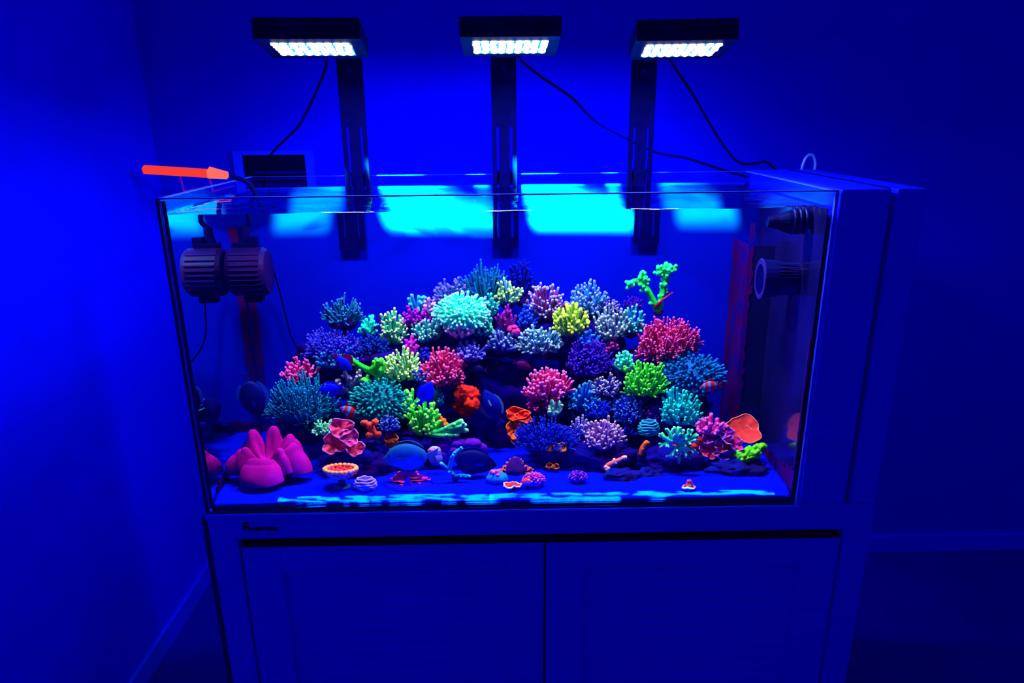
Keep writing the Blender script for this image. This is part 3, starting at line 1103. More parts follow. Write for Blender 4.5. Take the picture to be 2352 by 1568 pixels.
def bush(label, cx, cy, w, h, base, tip, kind='finger', dy=0.0, Y=None, name=None, seed=None, group=CORAL_GROUP, stem=0.0, lean=0.0):
    random.seed(seed if seed is not None else int(cx * 31 + cy))
    if Y is None:
        Y = depth(cy) + dy
    c = W(cx, cy, Y)
    s = px_size(cx, cy, Y)
    ww, hh = w * s * 1.23, h * s * 1.2
    mb, tp = MB(), MB()
    if kind == 'finger':
        grow(mb, tp, ww, hh, max(16, int(w * h / 120)), 3.3 * s, 2, 0.84, sublen=0.36)
        nm = 'finger_coral'
    elif kind == 'thick':
        grow(mb, tp, ww, hh, max(12, int(w * h / 185)), 4.5 * s, 2, 0.88, sublen=0.34)
        nm = 'finger_coral'
    elif kind == 'fine':
        grow(mb, tp, ww, hh, max(30, int(w * h / 88)), 2.6 * s, 3, 0.8, sublen=0.30)
        nm = 'bush_coral'
    elif kind == 'table':
        grow(mb, tp, ww, hh, max(40, int(w * h / 85)), 2.6 * s, 2, 0.62, droop=-0.25, sublen=0.28, spread=1.05)
        nm = 'table_coral'
    elif kind == 'spiky':
        grow(mb, tp, ww, hh, max(14, int(w * h / 210)), 3.2 * s, 3, 0.7, droop=-0.05, sublen=0.34, jitter=0.10)
        nm = 'spiky_coral'
    elif kind == 'fan':
        grow(mb, tp, ww, hh, max(22, int(w * h / 230)), 3.6 * s, 1, 0.62, droop=0.25, sublen=0.32, flat=0.6)
        nm = 'finger_coral'
    elif kind == 'sparse':
        grow(mb, tp, ww, hh, max(9, int(w * h / 300)), 4.0 * s, 2, 0.8, droop=-0.1, sublen=0.36)
        nm = 'staghorn_coral'
    elif kind == 'dome':
        a, b, cc = ww / 2, ww * 0.40, hh
        mb.blob((0, 0, hh * 0.40), a * 0.80, b * 0.8, hh * 0.5, 16, 10, 0.1, 3, cx)
        n = max(90, int(w * h / 26))
        ga = pi * (3 - sqrt(5))
        for i in range(n):
            z = 1 - (i + .5) / n * 1.55
            rr = sqrt(max(0, 1 - z * z))
            d = (Vector((rr * cos(i * ga), rr * sin(i * ga), z)) + Vector((rnd(), rnd(), rnd())) * 0.09).normalized()
            if d.y > 0.4:
                continue
            q = Vector((d.x * a, d.y * b, hh * 0.42 + d.z * hh * 0.56))
            e = q * random.uniform(0.88, 1.06) + Vector((rnd(), rnd(), rnd())) * 3 * s
            p = Vector((q.x * 0.72, q.y * 0.72, hh * 0.42 + (q.z - hh * 0.42) * 0.72))
            branch(mb, tp, p, (p + e) / 2 + Vector((rnd(), rnd(), rnd())) * 2.2 * s, e, 3.2 * s, 2.9 * s, 6, k=2)
        nm = 'dome_coral'
    zb = c.z - hh / 2
    root = coral_root(name or nm, label, c, zb, group)
    if lean:
        root.rotation_euler = (0, lean, 0)
    st = MB().blob((0, 0.10 * ww, hh * 0.16), ww * 0.24, ww * 0.22, hh * 0.24, 14, 9, 0.25, 3, cx)
    if stem:
        st.tube([Vector((0, 0.02, -stem * s)), Vector((0, 0.004, hh * 0.1)), Vector((0, 0, hh * 0.2))], [6 * s, 4.5 * s, 5 * s], 8)
    st.build('base', STUB, root, smooth=True)
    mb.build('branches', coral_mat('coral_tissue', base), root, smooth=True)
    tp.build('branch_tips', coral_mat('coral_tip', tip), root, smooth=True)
    return root


def stag(label, polys, r, base, tip, Y, nub=10, name='staghorn_coral', group=CORAL_GROUP, nublen=9, extra=None):
    """thick staghorn drawn along trunk lines, with side nubs"""
    random.seed(int(polys[0][0][0] * 7 + polys[0][0][1]))
    q0 = polys[0][0]
    o = W(q0[0], q0[1], Y)
    s = px_size(q0[0], q0[1], Y)
    root = empty(name, o, label, 'coral', group)
    mb, tp = MB(), MB()
    for pl in polys:
        pts = [W(p[0], p[1], Y + (p[2] if len(p) > 2 else 0)) - o for p in pl]
        sp = spline(pts, 4)
        n = len(sp)
        mb.tube(sp, [r * s * (1.15 - 0.3 * i / n) for i in range(n)], 8, True, True, round_tip=True)
        d = (sp[-1] - sp[-2]).normalized()
        tp.tube([sp[-1] - d * r * s * 1.2, sp[-1], sp[-1] + d * r * s * 0.7], [r * s * 0.95, r * s * 0.93, r * s * 0.55], 8)
        for k in range(nub):
            i = random.randrange(max(1, n // 5), n - 1)
            t = (sp[i + 1] - sp[i]).normalized()
            sd = (t * 0.5 + Vector((rnd(), rnd(0.9) - 0.3, rnd()))).normalized()
            L = nublen * s * random.uniform(0.7, 1.2)
            branch(mb, tp, sp[i], sp[i] + sd * L * 0.6, sp[i] + sd * L + t * L * 0.2, r * s * 0.75, r * s * 0.6, 6, k=3)
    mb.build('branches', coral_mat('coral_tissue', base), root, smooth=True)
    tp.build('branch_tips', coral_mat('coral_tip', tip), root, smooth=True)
    MB().blob((0, 0.004, -0.002), r * s * 1.7, r * s * 1.6, r * s * 1.3, 12, 8, 0.2, 3, 1).build('base', STUB, root, smooth=True)
    return root


def frill(mb, rim, c, rx, rz, tilt, waves, amp, cup, seed, turn=0.0, rim_r=0.0016, nt=48, nr=7, a0=0.0, a1=2 * pi):
    """one ruffled sheet of tissue, given real thickness"""
    ph = seed * 1.7
    M = Matrix.Rotation(turn, 3, 'Y') @ Matrix.Rotation(tilt, 3, 'X')
    full = abs(a1 - a0 - 2 * pi) < 1e-3
    th = 0.0016
    for side in (0, 1):
        b0 = len(mb.v)
        for i in range(nr + 1):
            u = i / nr
            for k in range(nt + (0 if full else 1)):
                a = a0 + (a1 - a0) * k / nt
                wv = amp * u * u * (sin(waves * a + ph) + 0.5 * sin((waves * 2 + 1) * a + ph * 2))
                rr = 1 + 0.12 * sin(3 * a + ph) + 0.05 * sin(7 * a + ph)
                q = Vector((rx * u * rr * cos(a), rz * u * rr * sin(a), cup * u * u + wv + 0.0012 * sin(u * 26 + 0.6 * sin(3 * a)) - side * th))
                q = M @ q + c
                mb.v.append(tuple(q))
        n = nt if full else nt + 1
        for i in range(nr):
            for k in range(nt):
                k2 = (k + 1) % n
                f = (b0 + i * n + k, b0 + i * n + k2, b0 + (i + 1) * n + k2, b0 + (i + 1) * n + k)
                mb.f.append(f if side == 0 else f[::-1])
    edge = []
    for k in range(nt + 1):
        a = a0 + (a1 - a0) * k / nt
        wv = amp * (sin(waves * a + ph) + 0.5 * sin((waves * 2 + 1) * a + ph * 2))
        rr = 1 + 0.12 * sin(3 * a + ph) + 0.05 * sin(7 * a + ph)
        q = Vector((rx * rr * cos(a), rz * rr * sin(a), cup + wv + 0.0012 * sin(26 + 0.6 * sin(3 * a)) - th / 2))
        edge.append(M @ q + c)
    rim.tube(edge, rim_r, 6)


def ruffled(label, cx, cy, w, h, col, rimcol, sheets, dy=0.0, Y=None, name='ruffled_coral', group=CORAL_GROUP, base=True):
    """sheets: (px offset x, y, rx, rz, tilt, turn, waves, amp px, cup px, col override)"""
    if Y is None:
        Y = depth(cy) + dy
    c = W(cx, cy, Y)
    s = px_size(cx, cy, Y)
    hh = h * s
    root = coral_root(name, label, c, c.z - hh / 2, group)
    for i, sh in enumerate(sheets):
        ox, oy, rx, rz, tilt, turn, wv, amp, cup = sh[:9]
        m, r = MB(), MB()
        frill(m, r, Vector((ox * s, -0.004 * i, hh / 2 - oy * s)), rx * s, rz * s, radians(tilt), wv, amp * s, cup * s, i + cx * 0.01, radians(turn), 1.5 * s)
        cc = sh[9] if len(sh) > 9 else col
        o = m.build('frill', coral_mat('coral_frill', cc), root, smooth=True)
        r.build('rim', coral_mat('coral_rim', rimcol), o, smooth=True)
    if base:
        MB().blob((0, 0.02, hh * 0.25), w * s * 0.25, w * s * 0.2, hh * 0.3, 14, 9, 0.25, 3, cx).build('base', STUB, root, smooth=True)
    return root


def lumps(label, cx, cy, pieces, col, Y=None, dy=0.0, name='soft_coral', group=CORAL_GROUP, amp=0.22, tips=None):
    """pieces: (px offset x, y, rx, ry, colour or None)"""
    if Y is None:
        Y = depth(cy) + dy
    c = W(cx, cy, Y)
    s = px_size(cx, cy, Y)
    zb = max(p[1] + p[3] for p in pieces) * s
    root = coral_root(name, label, c, c.z - zb, group)
    for i, p in enumerate(pieces):
        m = MB().blob((p[0] * s, rnd(0.003) - 0.004 * (i % 3), zb - p[1] * s), p[2] * s, min(p[2], p[3]) * s * 0.9, p[3] * s, 26, 16, amp, 2.6, i + cx * 0.1)
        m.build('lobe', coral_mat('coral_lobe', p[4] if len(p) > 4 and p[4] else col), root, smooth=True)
    return root


def brain(label, px, py, w, h, col, groove, Y=None, rings=5, group='coral frags on the sand', name='brain_coral', on_sand=True):
    """low dome of stacked wavy ridges"""
    c = WZ(px, py + h * 0.42, ZS) if on_sand else W(px, py, Y)
    s = px_size(px, py, c.y)
    root = empty(name, (c.x, c.y, c.z if not on_sand else sandz(c.x, c.y) - 0.001), label, 'coral', group)
    rw, hh = w * s / 2, h * s * 0.9
    zo = 0 if on_sand else -hh / 2
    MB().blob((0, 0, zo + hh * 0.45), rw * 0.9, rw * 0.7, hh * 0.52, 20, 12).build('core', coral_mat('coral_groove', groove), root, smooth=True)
    for i in range(rings):
        t = (i + 0.5) / rings
        z = zo + hh * (0.06 + 0.88 * t)
        f = sqrt(max(0.05, 1 - ((t - 0.42) / 0.66) ** 2))
        pts = []
        for k in range(33):
            a = 2 * pi * k / 32
            wob = 1 + 0.05 * sin(7 * a + i * 2)
            pts.append(Vector((rw * f * wob * cos(a), rw * 0.78 * f * wob * sin(a), z + hh * 0.03 * sin(5 * a + i * 1.3))))
        m = MB().tube(pts, hh * 0.40 / rings, 8)
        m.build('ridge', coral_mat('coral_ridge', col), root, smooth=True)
    return root

# top row and upper left slope
bush('dark teal spiky bush on a black stalk, standing alone at upper left', 785, 716, 116, 66, (22, 105, 150), (70, 120, 205), 'spiky', Y=0.40, stem=42)
bush('tall teal fan of long fingers at the summit left of centre', 1117, 655, 100, 120, (10, 88, 140), (26, 100, 225), 'fan', Y=0.42)
bush('slate purple finger coral directly behind the bright aqua dome', 1033, 672, 88, 66, (70, 88, 170), (120, 112, 205), 'finger', Y=0.42)
bush('small cyan-blue finger coral above the purple one at upper left', 957, 694, 46, 52, (30, 140, 205), (80, 180, 225), 'thick', Y=0.41)
bush('small mauve finger coral tucked left of the aqua dome', 988, 702, 34, 48, (150, 110, 195), (190, 150, 205), 'thick', Y=0.395)
bush('purple-magenta finger coral below the small cyan-blue one', 953, 725, 72, 50, (125, 22, 180), (190, 45, 200), 'finger', Y=0.385)
bush('bright aqua dome coral with pale crown at the summit, brightest of all', 1060, 715, 104, 72, (55, 255, 222), (150, 255, 238), 'dome', Y=0.345)
bush('small teal coral right beside the bright aqua dome', 1120, 700, 44, 62, (35, 140, 175), (90, 200, 200), 'finger', Y=0.39)
bush('slate coral with yellow-green tips near the summit', 1166, 672, 62, 56, (80, 135, 160), (185, 230, 135), 'finger', Y=0.40)
bush('faint dark blue thin-branched coral behind the summit', 1198, 640, 62, 100, (10, 12, 150), (18, 20, 190), 'spiky', Y=0.47, name='spiky_coral')
bush('rose-purple coral with pale blue tips, right of the summit', 1256, 692, 96, 90, (130, 50, 140), (165, 165, 215), 'finger', Y=0.405)
bush('sky blue finger coral with lilac tips, tallest on the right ridge', 1352, 684, 86, 88, (48, 135, 208), (135, 150, 228), 'finger', Y=0.41)
bush('yellow-green finger coral on the right ridge below the sky blue one', 1312, 730, 90, 88, (125, 175, 70), (205, 232, 95), 'thick', Y=0.35)
bush('turquoise finger coral at the left shoulder of the reef', 845, 748, 46, 44, (20, 200, 195), (60, 235, 215), 'thick', Y=0.38)
bush('tall green-teal coral with peach specks, left shoulder', 903, 752, 72, 88, (45, 165, 150), (190, 205, 170), 'finger', Y=0.375)
bush('teal-blue coral with pale green tips on the upper left slope', 980, 755, 74, 62, (40, 150, 190), (145, 200, 190), 'finger', Y=0.36)
bush('pale pink finger coral right under the aqua dome', 1060, 752, 60, 48, (200, 135, 175), (235, 185, 195), 'thick', Y=0.325)
bush('teal finger coral right below the aqua dome', 1108, 748, 56, 54, (32, 120, 150), (85, 190, 175), 'finger', Y=0.345)
bush('maroon finger coral leaning over the cave top', 1163, 733, 46, 56, (110, 28, 125), (150, 45, 160), 'fan', Y=0.35)
lumps('small rose knob coral under the maroon fingers', 1180, 756, [(-6, 0, 9, 8), (5, 4, 10, 9), (2, -6, 7, 6)], (205, 60, 135), Y=0.335, name='knob_coral')
bush('small royal blue coral in the dip right of centre', 1212, 728, 46, 58, (26, 60, 215), (50, 95, 230), 'finger', Y=0.385)
bush('slate blue coral with dull tips hanging over the cave', 1150, 781, 66, 50, (78, 88, 185), (125, 145, 200), 'finger', Y=0.335)
bush('wide slate and teal coral along the cave roof', 1245, 779, 116, 68, (70, 130, 175), (155, 175, 205), 'finger', Y=0.34)
bush('slate grey coral right of the yellow-green one', 1406, 742, 84, 78, (105, 122, 170), (160, 168, 185), 'finger', Y=0.36)
bush('teal coral beside the slate grey one on the right ridge', 1452, 736, 62, 64, (35, 130, 185), (110, 195, 200), 'finger', Y=0.37)
bush('dark violet thin coral behind the slate grey one', 1400, 702, 52, 46, (62, 25, 160), (140, 130, 190), 'fine', Y=0.42)
bush('small indigo coral in the gap left of the tall green staghorn', 1452, 695, 46, 34, (60, 14, 165), (80, 30, 200), 'fine', Y=0.44)
stag('green staghorn coral with two tall trunks at upper right',
     [[(1512, 716, 0), (1500, 690, -.005), (1480, 655, -.01), (1460, 645, -.01), (1445, 652, -.012)], [(1480, 655, -.01), (1474, 628, -.012)],
      [(1512, 716, 0), (1517, 690, .0), (1524, 660, .0), (1530, 632, 0), (1530, 606, 0)], [(1530, 632, 0), (1544, 618, -.005)], [(1530, 632, 0), (1514, 620, -.005)]],
     6.8, (38, 205, 85), (60, 225, 150), 0.385, nub=13, nublen=11)
m = MB().tube([W(1503, 706, .375) - W(1503, 706, .375), W(1520, 690, .372) - W(1503, 706, .375), W(1546, 671, .37) - W(1503, 706, .375)], [0.0042, 0.0036, 0.002], 8)
o = m.build('sponge_finger', coral_mat('red_sponge', (150, 18, 70)), smooth=True)
o.location = W(1503, 706, .375)
tag(o, 'thin dark red sponge finger leaning at the green staghorn foot', 'sponge')
bush('large red-pink bush coral at upper right, biggest of the pink ones', 1536, 778, 152, 112, (192, 40, 110), (236, 112, 178), 'fine', Y=0.35)
bush('deep violet bush coral right of the cave roof', 1352, 816, 100, 104, (58, 18, 170), (98, 55, 210), 'fine', Y=0.325)
bush('bright blue spike coral crowning the deep violet bush', 1345, 775, 60, 44, (28, 90, 222), (60, 125, 235), 'sparse', Y=0.335, name='spiky_coral')
bush('small maroon-pink coral right of the deep violet bush', 1402, 790, 46, 50, (135, 30, 120), (180, 60, 140), 'sparse', Y=0.345)
bush('turquoise finger coral left of the bright green bush', 1434, 826, 48, 58, (40, 175, 185), (105, 225, 210), 'finger', Y=0.315)
bush('bright green two-tier bush coral on the right slope', 1480, 868, 98, 92, (52, 200, 48), (135, 250, 95), 'finger', Y=0.27)
bush('round dense teal-blue bush coral at the right flank', 1590, 859, 122, 82, (4, 92, 165), (16, 118, 195), 'dome', Y=0.30, name='bush_coral')
bush('wide blue-violet bush coral at the upper left slope', 762, 790, 142, 72, (55, 55, 205), (98, 88, 225), 'fine', Y=0.36)
bush('blue-teal coral in front of the wide violet bush', 770, 822, 92, 52, (22, 100, 195), (60, 140, 215), 'finger', Y=0.325)
bush('navy blue bush coral under the turquoise fingers', 856, 787, 76, 60, (14, 44, 150), (28, 70, 185), 'fine', Y=0.35)
bush('small magenta finger coral in the left slope', 942, 797, 32, 56, (190, 42, 190), (225, 60, 190), 'sparse', Y=0.335)
bush('pale olive-cream coral in the middle of the left slope', 922, 838, 94, 78, (140, 195, 145), (215, 225, 165), 'finger', Y=0.305)
bush('rose red bush coral left of the cave', 1020, 842, 104, 92, (200, 42, 105), (238, 112, 170), 'finger', Y=0.305)
bush('blue-violet finger coral above the cave on the left', 1078, 805, 78, 52, (80, 80, 208), (130, 125, 225), 'finger', Y=0.325)
stag('bright green V shaped staghorn on the left slope',
     [[(866, 884), (866, 862, -.005), (850, 850, -.012), (832, 842, -.012), (806, 826, -.01)], [(852, 850, -.012), (870, 834, -.015), (876, 826, -.012)],
      [(866, 868, -.005), (876, 850, -.01), (880, 832, -.01)], [(850, 876, -.01), (836, 872, -.018)]], 7.2, (45, 195, 48), (115, 238, 90), 0.29, nub=4, nublen=12)
bush('pink bush coral high at the far left', 690, 849, 92, 56, (222, 52, 125), (255, 118, 200), 'finger', Y=0.32)
bush('large teal-blue spiky table coral spreading at the far left', 692, 915, 155, 128, (18, 118, 175), (34, 155, 205), 'table', Y=0.25)
stag('tan and mauve staghorn coral behind the dark teal nub coral',
     [[(812, 905), (806, 885, -.005), (800, 872, -.01), (792, 856, -.01)], [(806, 884, -.006), (822, 868, -.012), (826, 854, -.01)], [(800, 900, -.005), (780, 884, -.012), (774, 874, -.01)],
      [(812, 905), (818, 892, -.015)]], 6.0, (140, 130, 165), (175, 165, 170), 0.29, nub=5, nublen=9)
bush('dark teal coral of rounded nubs on the left slope', 871, 920, 112, 84, (8, 112, 140), (22, 150, 160), 'dome', Y=0.255, name='nub_coral')
bush('mint green finger coral just left of the bright blue fish', 936, 915, 62, 60, (55, 195, 115), (145, 242, 135), 'thick', Y=0.265)
bush('bright green coral below the bright blue fish', 976, 960, 78, 82, (48, 215, 68), (145, 255, 112), 'thick', Y=0.225)
stag('mint staghorn coral lying sideways, pointing to the cave',
     [[(985, 996), (1010, 990, -.006), (1035, 978, -.01), (1060, 966, -.01)], [(1015, 990, -.006), (1045, 990, -.01), (1072, 988, -.01)], [(1030, 984, -.01), (1055, 980, -.014), (1068, 976, -.016)],
      [(985, 996), (1020, 1000, -.012), (1052, 998, -.014)]], 6.0, (62, 185, 125), (150, 225, 185), 0.21, nub=2, nublen=8)
bush('small slate blue coral below the rose red bush', 968, 862, 38, 36, (38, 66, 195), (80, 110, 210), 'finger', Y=0.29)
bush('small teal coral right behind the bright blue fish', 1000, 905, 36, 60, (14, 90, 140), (30, 130, 165), 'finger', Y=0.285)
lumps('orange-red lobed coral on the left wall of the cave', 1070, 918, [(-14, -8, 13, 24), (6, -16, 24, 19), (12, 6, 19, 20), (-2, 26, 16, 16, (200, 30, 40)), (-24, 16, 9, 9, (235, 80, 40)), (-6, -30, 14, 8)], (242, 58, 26), Y=0.30, amp=0.35)
ruffled('red-orange ruffled coral on the right floor of the cave', 1192, 975, 62, 78, (240, 62, 32), (255, 110, 60),
        [(-4, -26, 26, 15, 60, 0, 4, 5, 6), (10, -18, 20, 13, 50, 20, 3, 4, 6), (-12, 6, 16, 24, 70, 14, 3, 4, 6, (245, 115, 42)), (-8, 28, 13, 16, 70, 0, 3, 3, 5, (215, 50, 60))], Y=0.25)
bush('pink-red finger coral on the pillar right of the cave', 1258, 878, 104, 86, (212, 50, 125), (252, 132, 200), 'finger', Y=0.285)
bush('small maroon-pink coral under the pink-red finger coral', 1240, 926, 66, 46, (165, 32, 115), (215, 60, 150), 'sparse', Y=0.28)
bush('tiny pale aqua coral under the pink-red finger coral', 1272, 938, 34, 36, (125, 215, 220), (190, 245, 225), 'thick', Y=0.26)
bush('blue-teal coral right of the pink-red finger coral', 1345, 912, 86, 74, (28, 98, 208), (66, 150, 215), 'finger', Y=0.275)
bush('slate purple coral with cream tips on the right slope', 1388, 884, 80, 54, (66, 70, 180), (188, 172, 200), 'fine', Y=0.285)
bush('pure blue rounded bush in the right slope', 1374, 936, 58, 52, (8, 45, 228), (30, 75, 238), 'fine', Y=0.255)
bush('royal blue bush coral left of the blue-violet dome', 1440, 940, 76, 68, (28, 58, 212), (80, 120, 215), 'fine', Y=0.255)
bush('deep blue table coral at the right mouth of the cave', 1256, 996, 150, 80, (26, 42, 200), (58, 82, 232), 'table', Y=0.215)
bush('lavender finger coral beside the deep blue table coral', 1334, 978, 40, 66, (122, 112, 212), (160, 150, 220), 'finger', Y=0.225)
bush('mauve finger coral with pale upright tips, low right of the cave', 1384, 996, 98, 80, (152, 108, 195), (205, 170, 208), 'finger', Y=0.20)
brain('small teal striped ball coral on the right slope', 1490, 981, 46, 44, (50, 148, 195), (20, 60, 120), Y=0.22, on_sand=False, group=CORAL_GROUP, rings=6)
bush('cyan spiky coral on the right flank', 1563, 934, 96, 92, (18, 182, 210), (62, 222, 225), 'finger', Y=0.235)
stag('mint branching coral low on the right, in front of orange lobes',
     [[(1562, 1040), (1560, 1016, -.02), (1556, 1000, -.024), (1558, 982, -.02)], [(1560, 1014, -.02), (1545, 1012, -.024), (1530, 1018, -.022), (1518, 1026, -.02)], [(1540, 1014, -.024), (1526, 1004, -.022), (1516, 1000, -.018)],
      [(1548, 1008, -.024), (1538, 994, -.02), (1532, 986, -.016)], [(1562, 1010, -.02), (1578, 1000, -.024), (1590, 988, -.02)], [(1566, 1016, -.02), (1582, 1014, -.026), (1600, 1012, -.022)], [(1576, 1006, -.024), (1592, 1002, -.022), (1602, 1000, -.02)],
      [(1562, 1020, -.02), (1572, 1034, -.026), (1582, 1046, -.024)], [(1560, 1022, -.02), (1548, 1036, -.026), (1540, 1048, -.024)], [(1562, 1024, -.022), (1560, 1044, -.026), (1560, 1058, -.024)], [(1568, 1026, -.024), (1584, 1030, -.028), (1596, 1034, -.026)],
      [(1556, 1000, -.024), (1546, 986, -.022)], [(1558, 1000, -.024), (1570, 988, -.022)]],
     4.4, (58, 205, 165), (150, 252, 210), 0.155, nub=5, nublen=10, name='branching_coral')
bush('small violet dome coral between royal blue and cyan corals', 1505, 950, 48, 36, (88, 32, 192), (150, 60, 200), 'dome', Y=0.27)
bush('magenta-pink finger coral at the lower right', 1630, 976, 66, 48, (205, 58, 165), (240, 110, 185), 'thick', Y=0.19)
ruffled('purple-pink ruffled coral heap at the lower right', 1650, 1016, 96, 82, (195, 40, 140), (205, 120, 220),
        [(-14, -14, 26, 18, 50, -14, 4, 5, 7, (150, 28, 140)), (10, -22, 24, 15, 50, 16, 4, 5, 6, (165, 40, 160)), (-18, 16, 25, 20, 62, -8, 5, 5, 8, (228, 56, 105)), (10, 6, 24, 16, 55, 10, 5, 6, 6, (240, 80, 90)),
         (30, -2, 24, 16, 45, 32, 4, 6, 6, (225, 55, 140)), (6, 28, 20, 10, 50, 14, 4, 4, 5, (120, 30, 170))], Y=0.185)
ruffled('salmon plate coral standing like a shell at the right end', 1706, 987, 84, 60, (250, 88, 88), (245, 150, 150),
        [(0, 0, 42, 34, 48, 12, 3, 2.5, 7), (-6, 8, 30, 22, 46, 16, 3, 2, 4)], Y=0.215, name='plate_coral', base=False)
stag('lime green knobbly coral lying at the right end', [[(1688, 1048), (1706, 1040, -.003), (1726, 1034, -.003), (1752, 1024)], [(1692, 1050, -.008), (1716, 1046, -.01), (1740, 1038, -.008)]],
     9.5, (85, 225, 18), (140, 252, 50), 0.165, nub=40, name='knob_coral', nublen=9)
lumps('orange-red lobes behind the mint branching coral', 1592, 1022, [(12, -12, 12, 11), (-2, 10, 14, 9), (-44, 4, 8, 8), (-14, -4, 8, 7), (4, 0, 10, 8)], (232, 56, 34), Y=0.185)
ruffled('salmon pink ruffled coral with lilac rim, low on the left rocks', 789, 1005, 92, 86, (232, 80, 125), (205, 125, 215),
        [(-2, -24, 28, 22, 58, -8, 4, 6, 7), (-20, 14, 27, 25, 62, -10, 5, 6, 8, (240, 88, 115)), (14, -2, 22, 20, 55, 18, 4, 5, 7, (215, 75, 150)), (26, 24, 22, 18, 58, 8, 4, 5, 8)], Y=0.165)
lumps('small bright salmon branch coral right of the ruffled salmon one', 852, 982, [(-14, -12, 10, 7), (-2, -6, 9, 9), (12, -16, 8, 8), (2, 8, 9, 12), (14, 16, 10, 8), (-4, 16, 8, 8)], (255, 100, 88), Y=0.18, name='branch_coral')
bush('slate blue bush coral above the small orange-brown coral', 893, 970, 54, 46, (46, 78, 190), (105, 130, 225), 'fine', Y=0.195)
ruffled('small orange-brown ruffled coral behind the grey-blue tang', 899, 1012, 34, 46, (192, 92, 42), (220, 130, 60), [(0, -8, 15, 14, 60, 0, 3, 3, 5), (2, 10, 14, 13, 60, 12, 3, 3, 5)], Y=0.195)
bush('pale mint bush coral left of the salmon ruffled coral', 744, 980, 54, 42, (110, 205, 180), (170, 235, 205), 'fine', Y=0.20)
bush('small dark teal leafy coral at the far left bottom', 712, 982, 46, 36, (14, 92, 110), (26, 130, 130), 'thick', Y=0.225)
lumps('violet lobed coral behind the black tang', 1066, 1022, [(-44, 0, 18, 16), (-12, -6, 22, 14), (18, -6, 22, 13), (38, 8, 16, 12), (-52, 22, 16, 12), (-20, 10, 14, 12)], (112, 4, 185), Y=0.205, amp=0.12)
ruffled('orange frilled coral under the deep blue table coral', 1277, 1028, 46, 26, (228, 132, 58), (240, 165, 90), [(-10, 0, 13, 9, 58, 0, 3, 2, 4), (10, -2, 14, 10, 58, 8, 3, 2, 4)], Y=0.185)
ruffled('tiny orange frilled coral low beneath the other orange one', 1269, 1070, 30, 14, (215, 105, 50), (235, 140, 80), [(-6, 0, 9, 6, 55, 0, 3, 2, 3), (7, 1, 8, 6, 55, 0, 3, 2, 3)], Y=0.17)
stag('orange finger sponge-like coral low on the right rocks', [[(1474, 1044), (1476, 1030, -.002), (1485, 1016, -.002)]], 7.0, (220, 98, 48), (235, 125, 70), 0.165, nub=3, name='finger_coral', nublen=6)
bush('indigo fine coral filling the lower right rock gap', 1440, 985, 60, 34, (14, 30, 190), (26, 60, 220), 'fine', Y=0.25)
bush('dull violet coral under the navy bush coral', 830, 815, 44, 40, (60, 14, 170), (85, 40, 195), 'fine', Y=0.345)
bush('blue finger coral left of the rose red bush', 975, 815, 40, 40, (30, 26, 190), (60, 60, 215), 'finger', Y=0.335)

lumps('small orange curl behind the sideways mint staghorn coral', 1017, 966, [(-8, -6, 8, 6), (0, 0, 9, 7), (8, 8, 7, 6)], (235, 130, 50), Y=0.225, name='curl_coral')

